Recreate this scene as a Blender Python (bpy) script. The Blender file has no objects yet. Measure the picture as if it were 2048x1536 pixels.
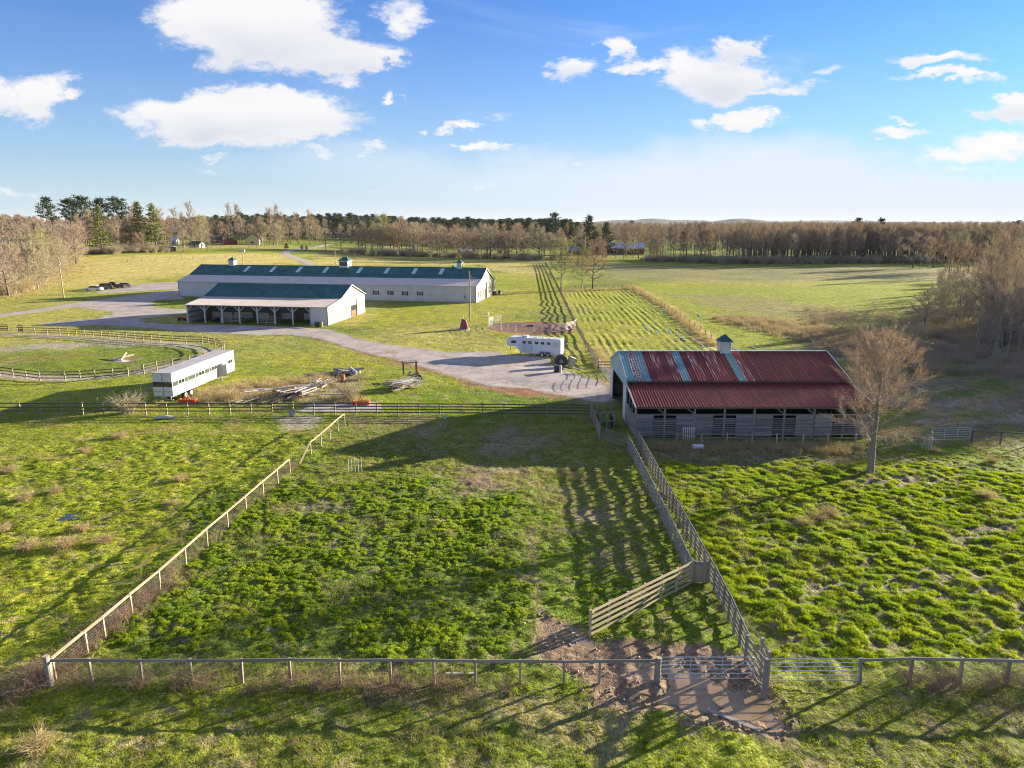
import bpy, math, random
import numpy as np
from mathutils import Vector, Matrix, Euler
PI = math.pi
S = bpy.context.scene
COL = S.collection
random.seed(7)

# ------------------------------------------------------------------ camera, sky, sun, exposure
CAM_H = 22.0; PITCH = math.atan(325/1420.0); FPX = 1420.0
cam_d = bpy.data.cameras.new('camera'); cam = bpy.data.objects.new('camera', cam_d); COL.objects.link(cam)
cam.location = (0, 0, CAM_H); cam.rotation_euler = (PI/2-PITCH, 0, 0)
cam_d.sensor_width = 36; cam_d.lens = 36*FPX/2048; cam_d.clip_start = .5; cam_d.clip_end = 30000
S.camera = cam
SUN_AZ = math.atan2(.867, .498); SUN_EL = math.radians(11)
SUNV = Vector((math.sin(SUN_AZ)*math.cos(SUN_EL), math.cos(SUN_AZ)*math.cos(SUN_EL), math.sin(SUN_EL)))
sd = bpy.data.lights.new('sun', 'SUN'); sun = bpy.data.objects.new('sun', sd); COL.objects.link(sun)
sd.energy = 5.0; sd.angle = math.radians(.5); sd.color = (1, .87, .67)
sun.rotation_euler = (-SUNV).to_track_quat('-Z', 'Y').to_euler(); sun.location = (60, 60, 80)
S.view_settings.view_transform = 'Standard'; S.view_settings.look = 'None'
S.view_settings.gamma = 1; S.view_settings.exposure = 1.9; S.view_settings.use_curve_mapping = False
S.cycles.use_denoising = True; S.cycles.denoising_input_passes = 'RGB_ALBEDO_NORMAL'; S.cycles.denoising_prefilter = 'NONE'; S.cycles.filter_width = 1.1; S.cycles.sample_clamp_direct = 12; S.cycles.max_bounces = 6; S.cycles.diffuse_bounces = 3; S.cycles.sample_clamp_indirect = 4

# ------------------------------------------------------------------ node helper
class NT:
    def __init__(s, tree): s.t = tree; s.n = tree.nodes; s.l = tree.links
    def new(s, typ, **kw):
        n = s.n.new(typ)
        for k, v in kw.items():
            if k == 'ins':
                for kk, vv in v.items(): s.set(n, kk, vv)
            else: setattr(n, k, v)
        return n
    def set(s, n, k, v):
        if isinstance(v, bpy.types.NodeSocket): s.l.new(v, n.inputs[k])
        else: n.inputs[k].default_value = v
    def m(s, op, a, b=None, c=None, clamp=False):
        n = s.n.new('ShaderNodeMath'); n.operation = op; n.use_clamp = clamp
        for i, v in enumerate((a, b, c)):
            if v is not None: s.set(n, i, v)
        return n.outputs[0]
    def mix(s, f, a, b, typ='MIX'):
        n = s.n.new('ShaderNodeMix'); n.data_type = 'RGBA'; n.blend_type = typ
        s.set(n, 0, f); s.set(n, 6, a); s.set(n, 7, b); return n.outputs[2]
    def noise(s, vec, scale, detail=3, rough=.55, dist=0):
        n = s.n.new('ShaderNodeTexNoise'); s.l.new(vec, n.inputs['Vector'])
        n.inputs['Scale'].default_value = scale; n.inputs['Detail'].default_value = detail
        n.inputs['Roughness'].default_value = rough; n.inputs['Distortion'].default_value = dist
        return n.outputs['Fac']
    def rng(s, v, a, b, c=0., d=1., smooth=True):
        n = s.n.new('ShaderNodeMapRange'); n.interpolation_type = 'SMOOTHSTEP' if smooth else 'LINEAR'
        s.set(n, 0, v); s.set(n, 1, a); s.set(n, 2, b); s.set(n, 3, c); s.set(n, 4, d); return n.outputs[0]

W = bpy.data.worlds.new('World'); S.world = W; W.use_nodes = True
w = NT(W.node_tree); w.n.clear()
sky = w.new('ShaderNodeTexSky', sky_type='NISHITA', sun_disc=False)
sky.sun_elevation = SUN_EL; sky.sun_rotation = SUN_AZ; sky.altitude = 200; sky.air_density = 1.0; sky.dust_density = .4; sky.ozone_density = 2.0
tc = w.new('ShaderNodeTexCoord'); sp = w.new('ShaderNodeSeparateXYZ'); w.l.new(tc.outputs['Generated'], sp.inputs[0])
dx, dy, dz = sp.outputs
ady = w.m('MAXIMUM', w.m('ABSOLUTE', dy), .12)
A = w.m('DIVIDE', dx, ady); E = w.m('DIVIDE', dz, ady)
# cloud coordinates: the sheet gets denser towards the horizon
cv = w.new('ShaderNodeCombineXYZ', ins={0: A, 1: w.m('MULTIPLY', E, 2.0), 2: w.m('MULTIPLY', dy, .3)}).outputs[0]
n1 = w.noise(cv, 3.4, 7, .6); n2 = w.noise(cv, 13., 6, .66)
cv2 = w.new('ShaderNodeVectorMath', operation='ADD'); w.l.new(cv, cv2.inputs[0]); cv2.inputs[1].default_value = (7.3, 2.1, 5.5)
n3 = w.noise(cv2.outputs[0], 5., 7, .62); n4 = w.noise(cv2.outputs[0], 16., 5, .65)
Aw = w.m('ADD', A, w.m('ADD', w.m('MULTIPLY', w.m('SUBTRACT', n1, .5), .20), w.m('MULTIPLY', w.m('SUBTRACT', n4, .5), .11)))
Ew = w.m('ADD', E, w.m('ADD', w.m('MULTIPLY', w.m('SUBTRACT', n3, .5), .085), w.m('MULTIPLY', w.m('SUBTRACT', n2, .5), .055)))
nz = w.m('ADD', w.m('MULTIPLY', w.m('SUBTRACT', n1, .5), 1.9), w.m('MULTIPLY', w.m('SUBTRACT', n2, .5), 1.0))
def ae(px, py):                                           # direction of a point of the sky, as azimuth and elevation slopes
    v = (py-768)/FPX; dyy = math.cos(PITCH)-v*math.sin(PITCH)
    return ((px-1024)/FPX/dyy, (-math.sin(PITCH)-v*math.cos(PITCH))/dyy)
CLOUDS = [(500,50,175,75,1.25),(640,105,150,42,1.1),(760,118,60,20,.9),(690,160,70,24,.7),(420,10,70,40,.8),
 (45,200,75,46,1.1),(-60,190,90,50,1.1),(480,232,210,44,1.25),(600,215,90,32,.8),(350,230,70,30,.6),(590,290,50,14,.8),(705,287,55,15,.8),
 (860,40,60,50,.62),(790,190,26,14,.8),(905,253,38,15,.9),(960,300,75,11,.8),(820,268,26,9,.7),(1160,130,52,20,.85),(1262,100,45,24,.85),
 (1450,150,90,50,1.15),(1495,90,45,28,.9),(1320,135,80,17,.8),(1560,180,90,15,.7),(1620,148,50,18,.7),(1455,252,75,24,1.15),
 (1860,118,130,16,.9),(1890,158,130,14,.9),(2020,210,70,22,1.0),(1780,265,90,14,.8),(2030,275,110,30,.8),(1800,235,40,10,.7),
 (980,228,45,14,.6),(2100,60,60,20,.8),(30,378,70,18,.6),(740,372,40,16,.55),(430,312,50,9,.6),(400,340,35,10,.6),(1175,318,35,10,.6),(1930,310,120,24,.7),
 (2300,150,160,40,1.),(-300,100,160,60,1.),(-250,320,120,30,.8),(2350,300,160,30,.9),(200,368,60,12,.45),(985,375,50,8,.5),(1950,345,140,14,.5)]
dens = None; shade = None
for (px, py, rx, ry, wt) in CLOUDS:
    a0, e0 = ae(px, py); sa = rx/FPX*1.02; se = ry/FPX*1.02
    q = w.m('ADD', w.m('POWER', w.m('ABSOLUTE', w.m('DIVIDE', w.m('SUBTRACT', Aw, a0), sa)), 2.0),
                   w.m('POWER', w.m('ABSOLUTE', w.m('DIVIDE', w.m('SUBTRACT', Ew, e0), se)), 2.0))
    gb = w.m('MULTIPLY', w.m('EXPONENT', w.m('MULTIPLY', q, -.75)), wt)
    dens = gb if dens is None else w.m('MAXIMUM', dens, gb)
    if wt > .84 and ry > 12:
        vv = w.m('MULTIPLY', gb, w.rng(w.m('DIVIDE', w.m('SUBTRACT', E, e0), se), .5, -.9, 0, 1))
        shade = vv if shade is None else w.m('MAXIMUM', shade, vv)
cu = w.rng(w.m('ADD', dens, w.m('ADD', w.m('MULTIPLY', nz, .36), w.m('MULTIPLY', w.m('SUBTRACT', w.noise(cv, 34., 5, .7), .5), .55))), .44, .80)
front = w.rng(dens, .08, .3); cu = w.m('MULTIPLY', cu, front)
# cumulus out of view, added overhead to lift and neutralise the ambient light
odz = w.m('MAXIMUM', dz, .05); ov = w.new('ShaderNodeCombineXYZ', ins={0: w.m('DIVIDE', dx, odz), 1: w.m('DIVIDE', dy, odz), 2: 3.0}).outputs[0]
cu = w.m('MAXIMUM', cu, w.m('MULTIPLY', w.rng(w.noise(ov, 1.3, 7, .6), .50, .58), w.rng(E, .46, .62)))
# thin high cirrus veil and horizon haze
cw = w.new('ShaderNodeCombineXYZ', ins={0: w.m('ADD', A, w.m('MULTIPLY', E, 1.4)), 1: w.m('MULTIPLY', E, 3.6), 2: dy}).outputs[0]
ci = w.rng(w.noise(cw, 2.1, 8, .66, .9), .48, .80, 0, .6)
ci = w.m('MULTIPLY', ci, w.rng(A, -.7, .6, .08, 1.0))
elev = w.m('MAXIMUM', dz, 0.0)
haze_f = w.m('MULTIPLY', w.m('EXPONENT', w.m('MULTIPLY', elev, -7.5)), w.rng(A, -.9, .6, .85, 1.12))
veil = w.m('MULTIPLY', w.rng(w.m('ADD', E, w.m('MULTIPLY', w.m('SUBTRACT', n1, .5), .13)), .15, .055), w.rng(A, -.8, .3, .45, 1.0)); haze_f = w.m('MAXIMUM', haze_f, veil)
skycol = w.mix(1.0, w.new('ShaderNodeHueSaturation', ins={'Saturation': 1.25, 'Value': 1.0, 'Color': sky.outputs[0]}).outputs[0], (.12, .58, 1.15, 1), 'MULTIPLY')
SK = 1/(.052*2**1.9)  # cloud brightness in the same physical units as the sky texture
c0 = w.mix(w.m('MINIMUM', haze_f, 1.0), skycol, (.80*SK, .88*SK, .98*SK, 1))
c1 = w.mix(ci, c0, (.78*SK, .86*SK, 1.0*SK, 1))
ccol = w.mix(w.m('MULTIPLY', w.m('MULTIPLY', shade, w.rng(n1, .35, .65, .4, 1.)), .75, clamp=True), (SK*1.0, SK*.98, SK*.97, 1), (SK*.60, SK*.66, SK*.78, 1))
c2 = w.mix(w.m('MULTIPLY', cu, .96), c1, ccol)
bg = w.new('ShaderNodeBackground', ins={'Color': c2, 'Strength': .052})
wo = w.new('ShaderNodeOutputWorld'); w.l.new(bg.outputs[0], wo.inputs[0])
W.cycles.sampling_method = 'MANUAL'; W.cycles.sample_map_resolution = 512

# ------------------------------------------------------------------ terrain and placing
def sm(t): t = np.clip(t, 0, 1); return t*t*(3-2*t)
def big(x, y):
    x = np.asarray(x, float); y = np.asarray(y, float)
    h = 5.5*sm((y-235)/160)*sm((-x-25)/190)
    h = h + .16*np.sin(y/2.6+.5*np.sin(x/5.))*sm((y-84)/12)*sm((215-y)/30)*sm((x+4)/8)*sm((26-x)/6)
    return h
def bz(x, y): return float(big(x, y))
def G(px, py, h=0.0):
    v = (py-768)/FPX; u = (px-1024)/FPX
    dy_ = math.cos(PITCH)-v*math.sin(PITCH); dz_ = -math.sin(PITCH)-v*math.cos(PITCH)
    t = (CAM_H-h)/-dz_ if dz_ < -1e-4 else 9000
    for _ in range(12):
        z = bz(u*t, dy_*t)+h
        t2 = (CAM_H-z)/-dz_ if dz_ < -1e-4 else 9000
        t = .5*t+.5*t2
    return (u*t, dy_*t)
def GL(pts, h=0.0): return [G(a, b, h) for a, b in pts]

# numpy noise
def _hash(ix, iy, s):
    n = (ix.astype(np.int64)*374761393+iy.astype(np.int64)*668265263+s*974634777) & 0x7fffffff
    n = ((n ^ (n >> 13))*1274126177) & 0x7fffffff
    return ((n ^ (n >> 16)) & 0xffff)/65535.0
def vn(x, y, sc, s=0):
    x = x/sc; y = y/sc; ix = np.floor(x); iy = np.floor(y); fx = x-ix; fy = y-iy
    fx = fx*fx*(3-2*fx); fy = fy*fy*(3-2*fy)
    a = _hash(ix, iy, s); b = _hash(ix+1, iy, s); c = _hash(ix, iy+1, s); d = _hash(ix+1, iy+1, s)
    return (a*(1-fx)+b*fx)*(1-fy)+(c*(1-fx)+d*fx)*fy
def fbm(x, y, sc, o=3, s=0):
    r = 0; amp = 1; tot = 0
    for i in range(o):
        r = r+vn(x+i*17.3, y-i*9.1, sc, s+i)*amp; tot += amp; amp *= .5; sc /= 2.03
    return r/tot
def sdp(x, y, poly):                      # signed distance, positive inside
    n = len(poly); d = np.full(x.shape, 1e9); ins = np.zeros(x.shape, bool)
    for i in range(n):
        ax, ay = poly[i]; bx, by = poly[(i+1) % n]
        ex, ey = bx-ax, by-ay; L = ex*ex+ey*ey+1e-9
        t = np.clip(((x-ax)*ex+(y-ay)*ey)/L, 0, 1)
        d = np.minimum(d, (x-ax-ex*t)**2+(y-ay-ey*t)**2)
        c = ((ay > y) != (by > y)); xi = ax+(y-ay)*ex/(ey if abs(ey) > 1e-9 else 1e-9)
        ins ^= c & (x < xi)
    d = np.sqrt(d); return np.where(ins, d, -d)
def sdl(x, y, pts, r):                    # distance to polyline, positive within r
    d = np.full(x.shape, 1e9)
    for i in range(len(pts)-1):
        ax, ay = pts[i]; bx, by = pts[i+1]; ex, ey = bx-ax, by-ay; L = ex*ex+ey*ey+1e-9
        t = np.clip(((x-ax)*ex+(y-ay)*ey)/L, 0, 1)
        d = np.minimum(d, (x-ax-ex*t)**2+(y-ay-ey*t)**2)
    return r-np.sqrt(d)
def ell(px, py, rx, ry, n=14):
    return GL([(px+rx*math.cos(2*PI*i/n), py+ry*math.sin(2*PI*i/n)) for i in range(n)])

# ------------------------------------------------------------------ ground colours (albedo) by place
C_GREEN=(.125,.185,.014); C_LUSH=(.11,.16,.022); C_YG=(.285,.295,.022); C_TAN=(.60,.47,.17); C_DIRT=(.27,.19,.12)
C_RED=(.30,.14,.08); C_MUD=(.25,.17,.11); C_SCRUB=(.21,.16,.12); C_PALE=(.40,.34,.27); C_OLIVE=(.15,.15,.03); C_RUST=(.27,.21,.16); C_GRAV=(.34,.33,.32)
Z = []      # (kind, geometry, colour, softness, noise amount, strength, vegetation)
def zp(px, col, soft=2., nz=2., st=1., veg=None): Z.append(('p', GL(px), col, soft, nz, st, veg))
def ze(px, py, rx, ry, col, soft=2., nz=2., st=1., veg=None): Z.append(('p', ell(px, py, rx, ry), col, soft, nz, st, veg))
def zl(px, r, col, soft=.5, nz=.5, st=1., veg=None): Z.append(('l', GL(px), r, col, soft, nz, st, veg))
# far fields
zp([(-400,640),(-400,540),(150,512),(560,503),(620,522),(620,540),(380,560),(200,575),(0,600)], C_YG, 6, 10, .9, .4)
zp([(150,516),(560,508),(610,524),(400,545),(230,570),(120,580),(60,600)], C_TAN, 10, 16, .7, .4)
zp([(620,505),(1080,520),(1100,560),(1040,560),(960,530),(640,530)], C_TAN, 8, 14, .6, .4)
zp([(640,497),(1090,522),(1090,528),(640,512)], C_OLIVE, 4, 6, .7, .4)
zp([(1000,545),(1100,550),(1150,640),(1180,700),(960,650),(720,640),(740,605),(960,608)], C_YG, 4, 6, .7, .5)
zp([(1200,530),(1900,535),(2048,545),(2048,560),(1500,570),(1200,560)], C_SCRUB, 10, 14, .5, .5)
zp([(1220,565),(1900,560),(1800,640),(1500,650),(1300,600)], C_YG, 8, 12, .65, .8)
zp([(1500,590),(1800,640),(1640,650),(1450,620),(1300,585)], C_SCRUB, 6, 12, .5, .9)
zp([(1130,582),(1262,580),(1420,695),(1200,700)], C_YG, 3, 6, .8, .9)
zp([(1262,580),(1300,585),(1640,690),(1440,700)], C_YG, 3, 8, .6, .9)
zp([(1200,560),(1270,560),(1270,582),(1120,582)], C_OLIVE, 3, 6, .7, .6)
# dry strips
zp([(-500,836),(690,836),(640,900),(560,950),(320,1170),(100,1320),(-500,1320)], C_YG, 1.5, 2.5, .6, .8)
zl([(1262,573),(1340,620),(1430,692),(1470,720)], 2.0, C_TAN, 1.2, 1.5, .9, .9)
zp([(1440,628),(1560,640),(1700,662),(1760,700),(1660,705),(1560,668),(1450,640)], C_RUST, 2, 3, .9, 1.)
zp([(1600,690),(2200,640),(2200,880),(1850,880),(1760,870),(1690,760)], C_SCRUB, 5, 7, .85, .9)
zp([(1830,800),(2200,790),(2200,850),(1930,850),(1800,850)], (.36,.28,.23), 2, 3, .8, .4)
for a_, b_, c__, d__ in ((1700,740,70,20),(1880,740,90,16),(2000,780,90,18),(1780,830,60,16),(1960,830,60,10),(1870,790,50,10)): ze(a_, b_, c__, d__, C_GREEN, 1.5, 3, .75, .8)
ze(1800,770,70,22, C_MUD, 2, 3, .7, .5)
zp([(0,600),(0,580),(70,572),(160,518),(140,512),(0,560)], C_TAN, 3, 5, .9, .8)
zp([(-500,590),(-500,480),(120,505),(90,560),(0,580)], C_RUST, 3, 5, .8, .8)
# yard
for fx, fy in ((990,905),(1100,930),(800,900),(1180,960),(1130,1100),(1230,1120),(1290,1060),(880,1210),(960,1150),(620,1070),(480,1120),(420,1240),(700,1290)): ze(fx, fy, 34, 9, C_SCRUB, .8, 2., .6, .3)
zl([(640,672),(720,694),(860,735),(960,762),(1060,785),(1200,792)], 2.2, C_RED, 1.2, 2.5, .75, .2)
ze(1110,775,110,16, C_RED, 2, 3, .8, .1)
ze(1200,785,50,28, C_DIRT, 2, 2, .8, .1)
zl([(940,672),(880,672),(800,668)], 2.5, C_TAN, 2, 2, .35, .5)
zl([(700,590),(750,600),(720,640),(690,650)], 3., C_TAN, 2, 3, .3, .4)
zp([(380,795),(480,760),(560,770),(640,745),(720,750),(700,805),(400,805)], C_SCRUB, 1.5, 2.5, .7, .7)
zp([(480,770),(640,755),(620,800),(430,800)], C_TAN, 1.5, 2.5, .5, .7)
# paddock
zp([(0,690),(220,680),(400,700),(430,712),(300,742),(60,750),(0,745)], C_GREEN, 2, 3, .7, .9)
zl([(-60,668),(60,670),(200,678),(300,686),(380,692),(428,704),(400,718),(330,732),(250,748),(160,757),(80,757),(0,748),(-60,742)], 1.6, C_PALE, 1.0, 1.5, .85, .1)
zl([(-30,705),(60,695),(160,690),(280,686)], 3.2, C_PALE, 2.2, 4, .8, .2)
zl([(-30,728),(60,720),(130,712)], 2., C_RED, 2.2, 3, .5, .2)
zl([(70,725),(85,742),(150,750),(260,742),(340,722),(352,706),(300,694),(210,700)], .9, C_LUSH, .6, .6, .9, 1.)
ze(248,720,30,7, C_DIRT, 1, 1, .8, .1)
# strip behind and before the main fence
zp([(0,832),(1180,838),(1180,850),(0,850)], C_GREEN, 1, 1.5, .5, .8)
zp([(560,833),(650,833),(640,858),(570,858)], C_PALE, 1, 1.2, .8, .1)
zp([(690,835),(860,835),(830,852),(700,862)], C_DIRT, 1, 1.5, .75, .2)
# corral behind the barn shadow
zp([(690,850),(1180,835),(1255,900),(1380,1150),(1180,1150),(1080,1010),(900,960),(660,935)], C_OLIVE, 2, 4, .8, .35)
ze(1010,888,75,28, C_DIRT, 1.5, 3.5, .6, .1); ze(850,860,30,14, C_DIRT, 1.5, 2, .5, .1)
ze(960,975,62,20, C_DIRT, 1, 1.8, .85, .3); ze(925,985,30,14, C_MUD, .6, 1, .95, .4); ze(1000,940,70,10, C_DIRT, 1, 1.5, .7, .2)
ze(1200,1030,45,14, C_DIRT, 1, 1.5, .6, .2)
zl([(838,985),(850,1030),(880,1080),(905,1105)], .16, C_MUD, .15, .25, .9, .1)
zl([(1062,1060),(1066,1140),(1075,1210),(1090,1250)], .3, C_DIRT, .3, .5, .8, .1)
# lush crop of broad leaves
zp([(420,980),(850,960),(1010,1010),(1060,1180),(1030,1300),(700,1310),(180,1312),(130,1300),(320,1130)], C_LUSH, 1.5, 2.5, .95, 1.)
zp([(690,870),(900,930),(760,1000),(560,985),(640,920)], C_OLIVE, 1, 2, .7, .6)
zp([(560,1010),(700,1000),(720,1080),(620,1100)], C_SCRUB, 1, 2.5, .45, .7)
# right rough pasture
zp([(1290,900),(1700,900),(2300,960),(2300,1320),(1540,1320),(1430,1170)], (.13,.15,.02), 1, 2, .95, 1.)
zp([(1320,895),(1750,890),(1750,930),(1340,930)], C_SCRUB, 1.2, 2.5, .6, .7)
for (a, b, c, d) in ((1640,1030,60,22),(1850,1170,90,30),(1980,1060,90,26),(1590,1270,60,26),(1900,960,90,22),(1400,960,40,16),(1760,960,60,14),(1700,1180,50,18),(2000,1290,60,20)):
    ze(a, b, c, d, C_SCRUB, .8, 2.2, .6, .6)
# mud about the gates
zp([(1085,1240),(1125,1245),(1180,1285),(1320,1290),(1500,1310),(1530,1370),(1640,1450),(1560,1490),(1330,1440),(1180,1420),(1150,1360),(1050,1320),(1060,1270)], C_MUD, .5, 1.1, .95, .15)
if 0: zp([(1290,1180),(1330,1170),(1340,1230),(1300,1290),(1260,1290)], C_MUD, .4, 1.2, .6, .4)
zp([(700,1370),(1180,1370),(1300,1440),(1200,1536),(1050,1480),(900,1420)], C_MUD, .6, 1.6, .55, .4)
zp([(1240,1325),(1310,1325),(1310,1365),(1250,1355)], (.33,.24,.16), .3, .4, .9, 0.)
# foreground verge
zp([(-300,1385),(900,1385),(1150,1536),(1100,1700),(-400,1700)], C_OLIVE, 1, 1.5, .45, .7)
zp([(1540,1375),(2400,1375),(2500,1700),(1300,1700),(1600,1480)], (.14,.15,.025), 1, 1.5, .8, .5)
zp([(-300,1320),(90,1320),(95,1372),(-300,1385)], C_TAN, .6, 1.2, .5, .8)
PUD = [(1312,1332),(1345,1352),(1330,1390),(1300,1405),(1380,1425),(1480,1432),(1545,1452),(1570,1430),(1535,1400),(1505,1372),(1440,1370),(1400,1350),(1340,1328)]
PUDW = GL(PUD)
PUD2 = ell(110,1032,60,9); PUD3 = ell(1165,1285,22,14)

DRIVE = [GL(p) for p in (
 [(195,583),(262,574),(290,567),(356,564),(358,577),(310,580),(250,585),(200,587)],
 [(-30,633),(65,621),(118,611),(195,600),(275,590),(358,578),(364,598),(310,600),(300,610),(312,616),(345,619),(375,619),(378,626),(330,632),(280,637),(285,645),(340,649),(430,650),(520,652),(600,655),(660,660),(700,674),(760,689),(850,699),(900,706),(990,704),(1010,711),(1090,716),(1112,733),(1160,752),(1205,768),(1225,800),(1195,806),(1130,792),(1060,777),(980,772),(900,752),(840,731),(780,716),(700,696),(640,677),(580,670),(520,670),(400,664),(340,660),(260,652),(200,650),(140,652),(75,649),(75,647),(180,640),(225,630),(230,624),(180,618),(150,614),(110,619),(66,626),(-30,638)])]
ROADL = GL([(625,534),(617,528),(606,522),(590,516),(575,511),(570,506),(580,501),(600,498),(640,493),(655,489)])
for g_ in DRIVE: Z.append(('p', g_, C_GRAV, .8, .8, .9, .03))
Z.append(('l', ROADL, 2.2, C_GRAV, .5, .4, .9, .03))
PENC = (4.4, 150.3); PENR = 9.3
Z.append(('p', [(PENC[0]+PENR*math.cos(t*PI/12), PENC[1]+PENR*math.sin(t*PI/12)) for t in range(24)], (.33,.17,.10), .4, .5, .95, .03))
SLABP = GL([(628,806),(752,806),(760,823),(600,823)])
Z.append(('p', SLABP, C_PALE, .5, .5, .9, .03))

def ground_color(x, y):
    n1_ = fbm(x, y, 14, 3, 11); n2_ = fbm(x, y, 3.2, 3, 23); n3_ = fbm(x, y, 45, 3, 5)
    c = np.empty(x.shape+(3,)); veg = np.full(x.shape, .6)
    a = np.array(C_GREEN); b = np.array(C_YG)
    t = np.clip((n1_-.35)*2.2, 0, 1)[..., None]
    c[:] = a*(1-t)+b*t
    dn = sm((n3_-.50)*4)*.35*sm((y-90)/40)
    c = c*(1-dn[..., None])+np.array(C_TAN)*dn[..., None]
    nn = (fbm(x, y, 5., 3, 31)-.5)*2.4; nf = (fbm(x, y, 1.3, 3, 41)-.5)*2
    for z in Z:
        if z[0] == 'p': _, g_, col, soft, nz_, st, vg = z
        else: _, g_, r_, col, soft, nz_, st, vg = z
        xs = [q[0] for q in g_]; ys = [q[1] for q in g_]; m_ = soft+nz_+(0 if z[0] == 'p' else r_)+1
        k = (x > min(xs)-m_) & (x < max(xs)+m_) & (y > min(ys)-m_) & (y < max(ys)+m_)
        if not k.any(): continue
        d = sdp(x[k], y[k], g_) if z[0] == 'p' else sdl(x[k], y[k], g_, r_)
        d = d+(nn[k]*.7+nf[k]*.5)*nz_
        wt = sm((d+soft)/(2*soft))*st
        c[k] = c[k]*(1-wt[:, None])+np.array(col)*wt[:, None]
        if vg is not None: veg[k] = veg[k]*(1-wt)+vg*wt
    # dry, bare flecks everywhere
    fl = sm((fbm(x, y, 1.1, 3, 77)-.60)*7)*.55*sm((230-y)/60)
    c = c*(1-fl[..., None])+np.array((.26,.20,.12))*fl[..., None]
    c *= (.80+.4*n2_)[..., None]
    return c, veg
MUDP = GL([(1060,1210),(1110,1225),(1180,1285),(1320,1290),(1500,1310),(1530,1370),(1640,1450),(1560,1490),(1330,1440),(1180,1420),(1150,1360),(1050,1320),(1060,1270)])
def puddle_sd(x, y):
    return np.maximum(np.maximum(sdp(x, y, PUDW)+(fbm(x, y, .8, 3, 3)-.5)*1.1, sdp(x, y, PUD2)+(fbm(x, y, 1.6, 3, 9)-.5)*3.5-.3), sdp(x, y, PUD3))
FUR = GL([(1128,580),(1268,578),(1450,705),(1620,705),(1200,712)])
FDIR = np.array(G(1430,700))-np.array(G(1262,580)); FDIR /= np.linalg.norm(FDIR)
def terrain(x, y, veg):
    h = big(x, y)
    near = sm((78-y)/12)*sm((y-12)/4)
    l1 = fbm(x, y, .7, 2, 51)-.5; l2 = fbm(x, y, .38, 2, 57)-.5; l3 = fbm(x, y, 3.2, 2, 61)-.5
    h = h+near*(l3*.22+(.08+.16*np.clip(veg, 0, 1))*l1+(.06+.10*np.clip(veg, 0, 1))*l2)
    tus = sdp(x, y, GL([(1300,925),(1750,925),(2300,960),(2300,1320),(1540,1320),(1430,1170)]))
    h = h+sm(tus/2)*near*(fbm(x, y, .62, 3, 91)-.42)*.30
    mud = sdp(x, y, MUDP) if False else None
    far = sm((y-74)/8)*sm((260-y)/60)
    h = h+far*veg*.16*(fbm(x, y, 1.6, 2, 71)-.5)
    k = sm((sdp(x, y, FUR)+1)/2)
    u = (x*FDIR[1]-y*FDIR[0])+.5*(fbm(x, y, 9, 3, 66)-.5)
    h = h+k*.06*np.sin(u*2*PI/1.45)*sm((fbm(x, y, 6, 3, 202)-.36)*4)
    px_ = (x > 2) & (x < 16) & (y > 24) & (y < 36)
    px2 = (x > -50) & (x < -26) & (y > 42) & (y < 62)
    q_ = (x > -2) & (x < 18) & (y > 24) & (y < 40)
    if q_.any(): h[q_] = h[q_]+sm(sdp(x[q_], y[q_], MUDP)/.5)*.11*(np.abs(fbm(x[q_], y[q_], .42, 3, 88)-.5)*-3+.35)
    for m_ in (px_, px2):
        if m_.any():
            s_ = puddle_sd(x[m_], y[m_]); kk = sm((s_+.5)/.7); fl = -.075+.10*(fbm(x[m_], y[m_], .6, 3, 99)-.53)
            h[m_] = h[m_]*(1-kk)+fl*kk
    return h

# ------------------------------------------------------------------ object helpers
def new_obj(name, data, parent=None):
    o = bpy.data.objects.new(name, data); COL.objects.link(o)
    if parent is not None: o.parent = parent
    return o
def tag(o, label=None, cat=None, group=None, kind=None):
    if label: o['label'] = label
    if cat: o['category'] = cat
    if group: o['group'] = group
    if kind: o['kind'] = kind
    return o
def empty(name, loc, rz=0, label=None, cat=None, group=None):
    o = new_obj(name, None); o.location = loc; o.rotation_euler = (0, 0, rz); o.empty_display_size = .3
    return tag(o, label, cat, group)
def mesh_np(name, v, f, mats=(), mi=None, smooth=False):
    me = bpy.data.meshes.new(name); v = np.asarray(v, np.float32); f = np.asarray(f, np.int32)
    k = f.shape[1]; me.vertices.add(len(v)); me.vertices.foreach_set('co', v.ravel())
    me.loops.add(f.size); me.loops.foreach_set('vertex_index', f.ravel())
    me.polygons.add(len(f)); me.polygons.foreach_set('loop_start', np.arange(0, f.size, k, dtype=np.int32))
    me.polygons.foreach_set('loop_total', np.full(len(f), k, np.int32))
    for m_ in mats: me.materials.append(m_)
    if mi is not None: me.polygons.foreach_set('material_index', np.asarray(mi, np.int32))
    me.update(calc_edges=True)
    me.polygons.foreach_set('use_smooth', np.full(len(f), smooth, bool))
    return me
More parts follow.
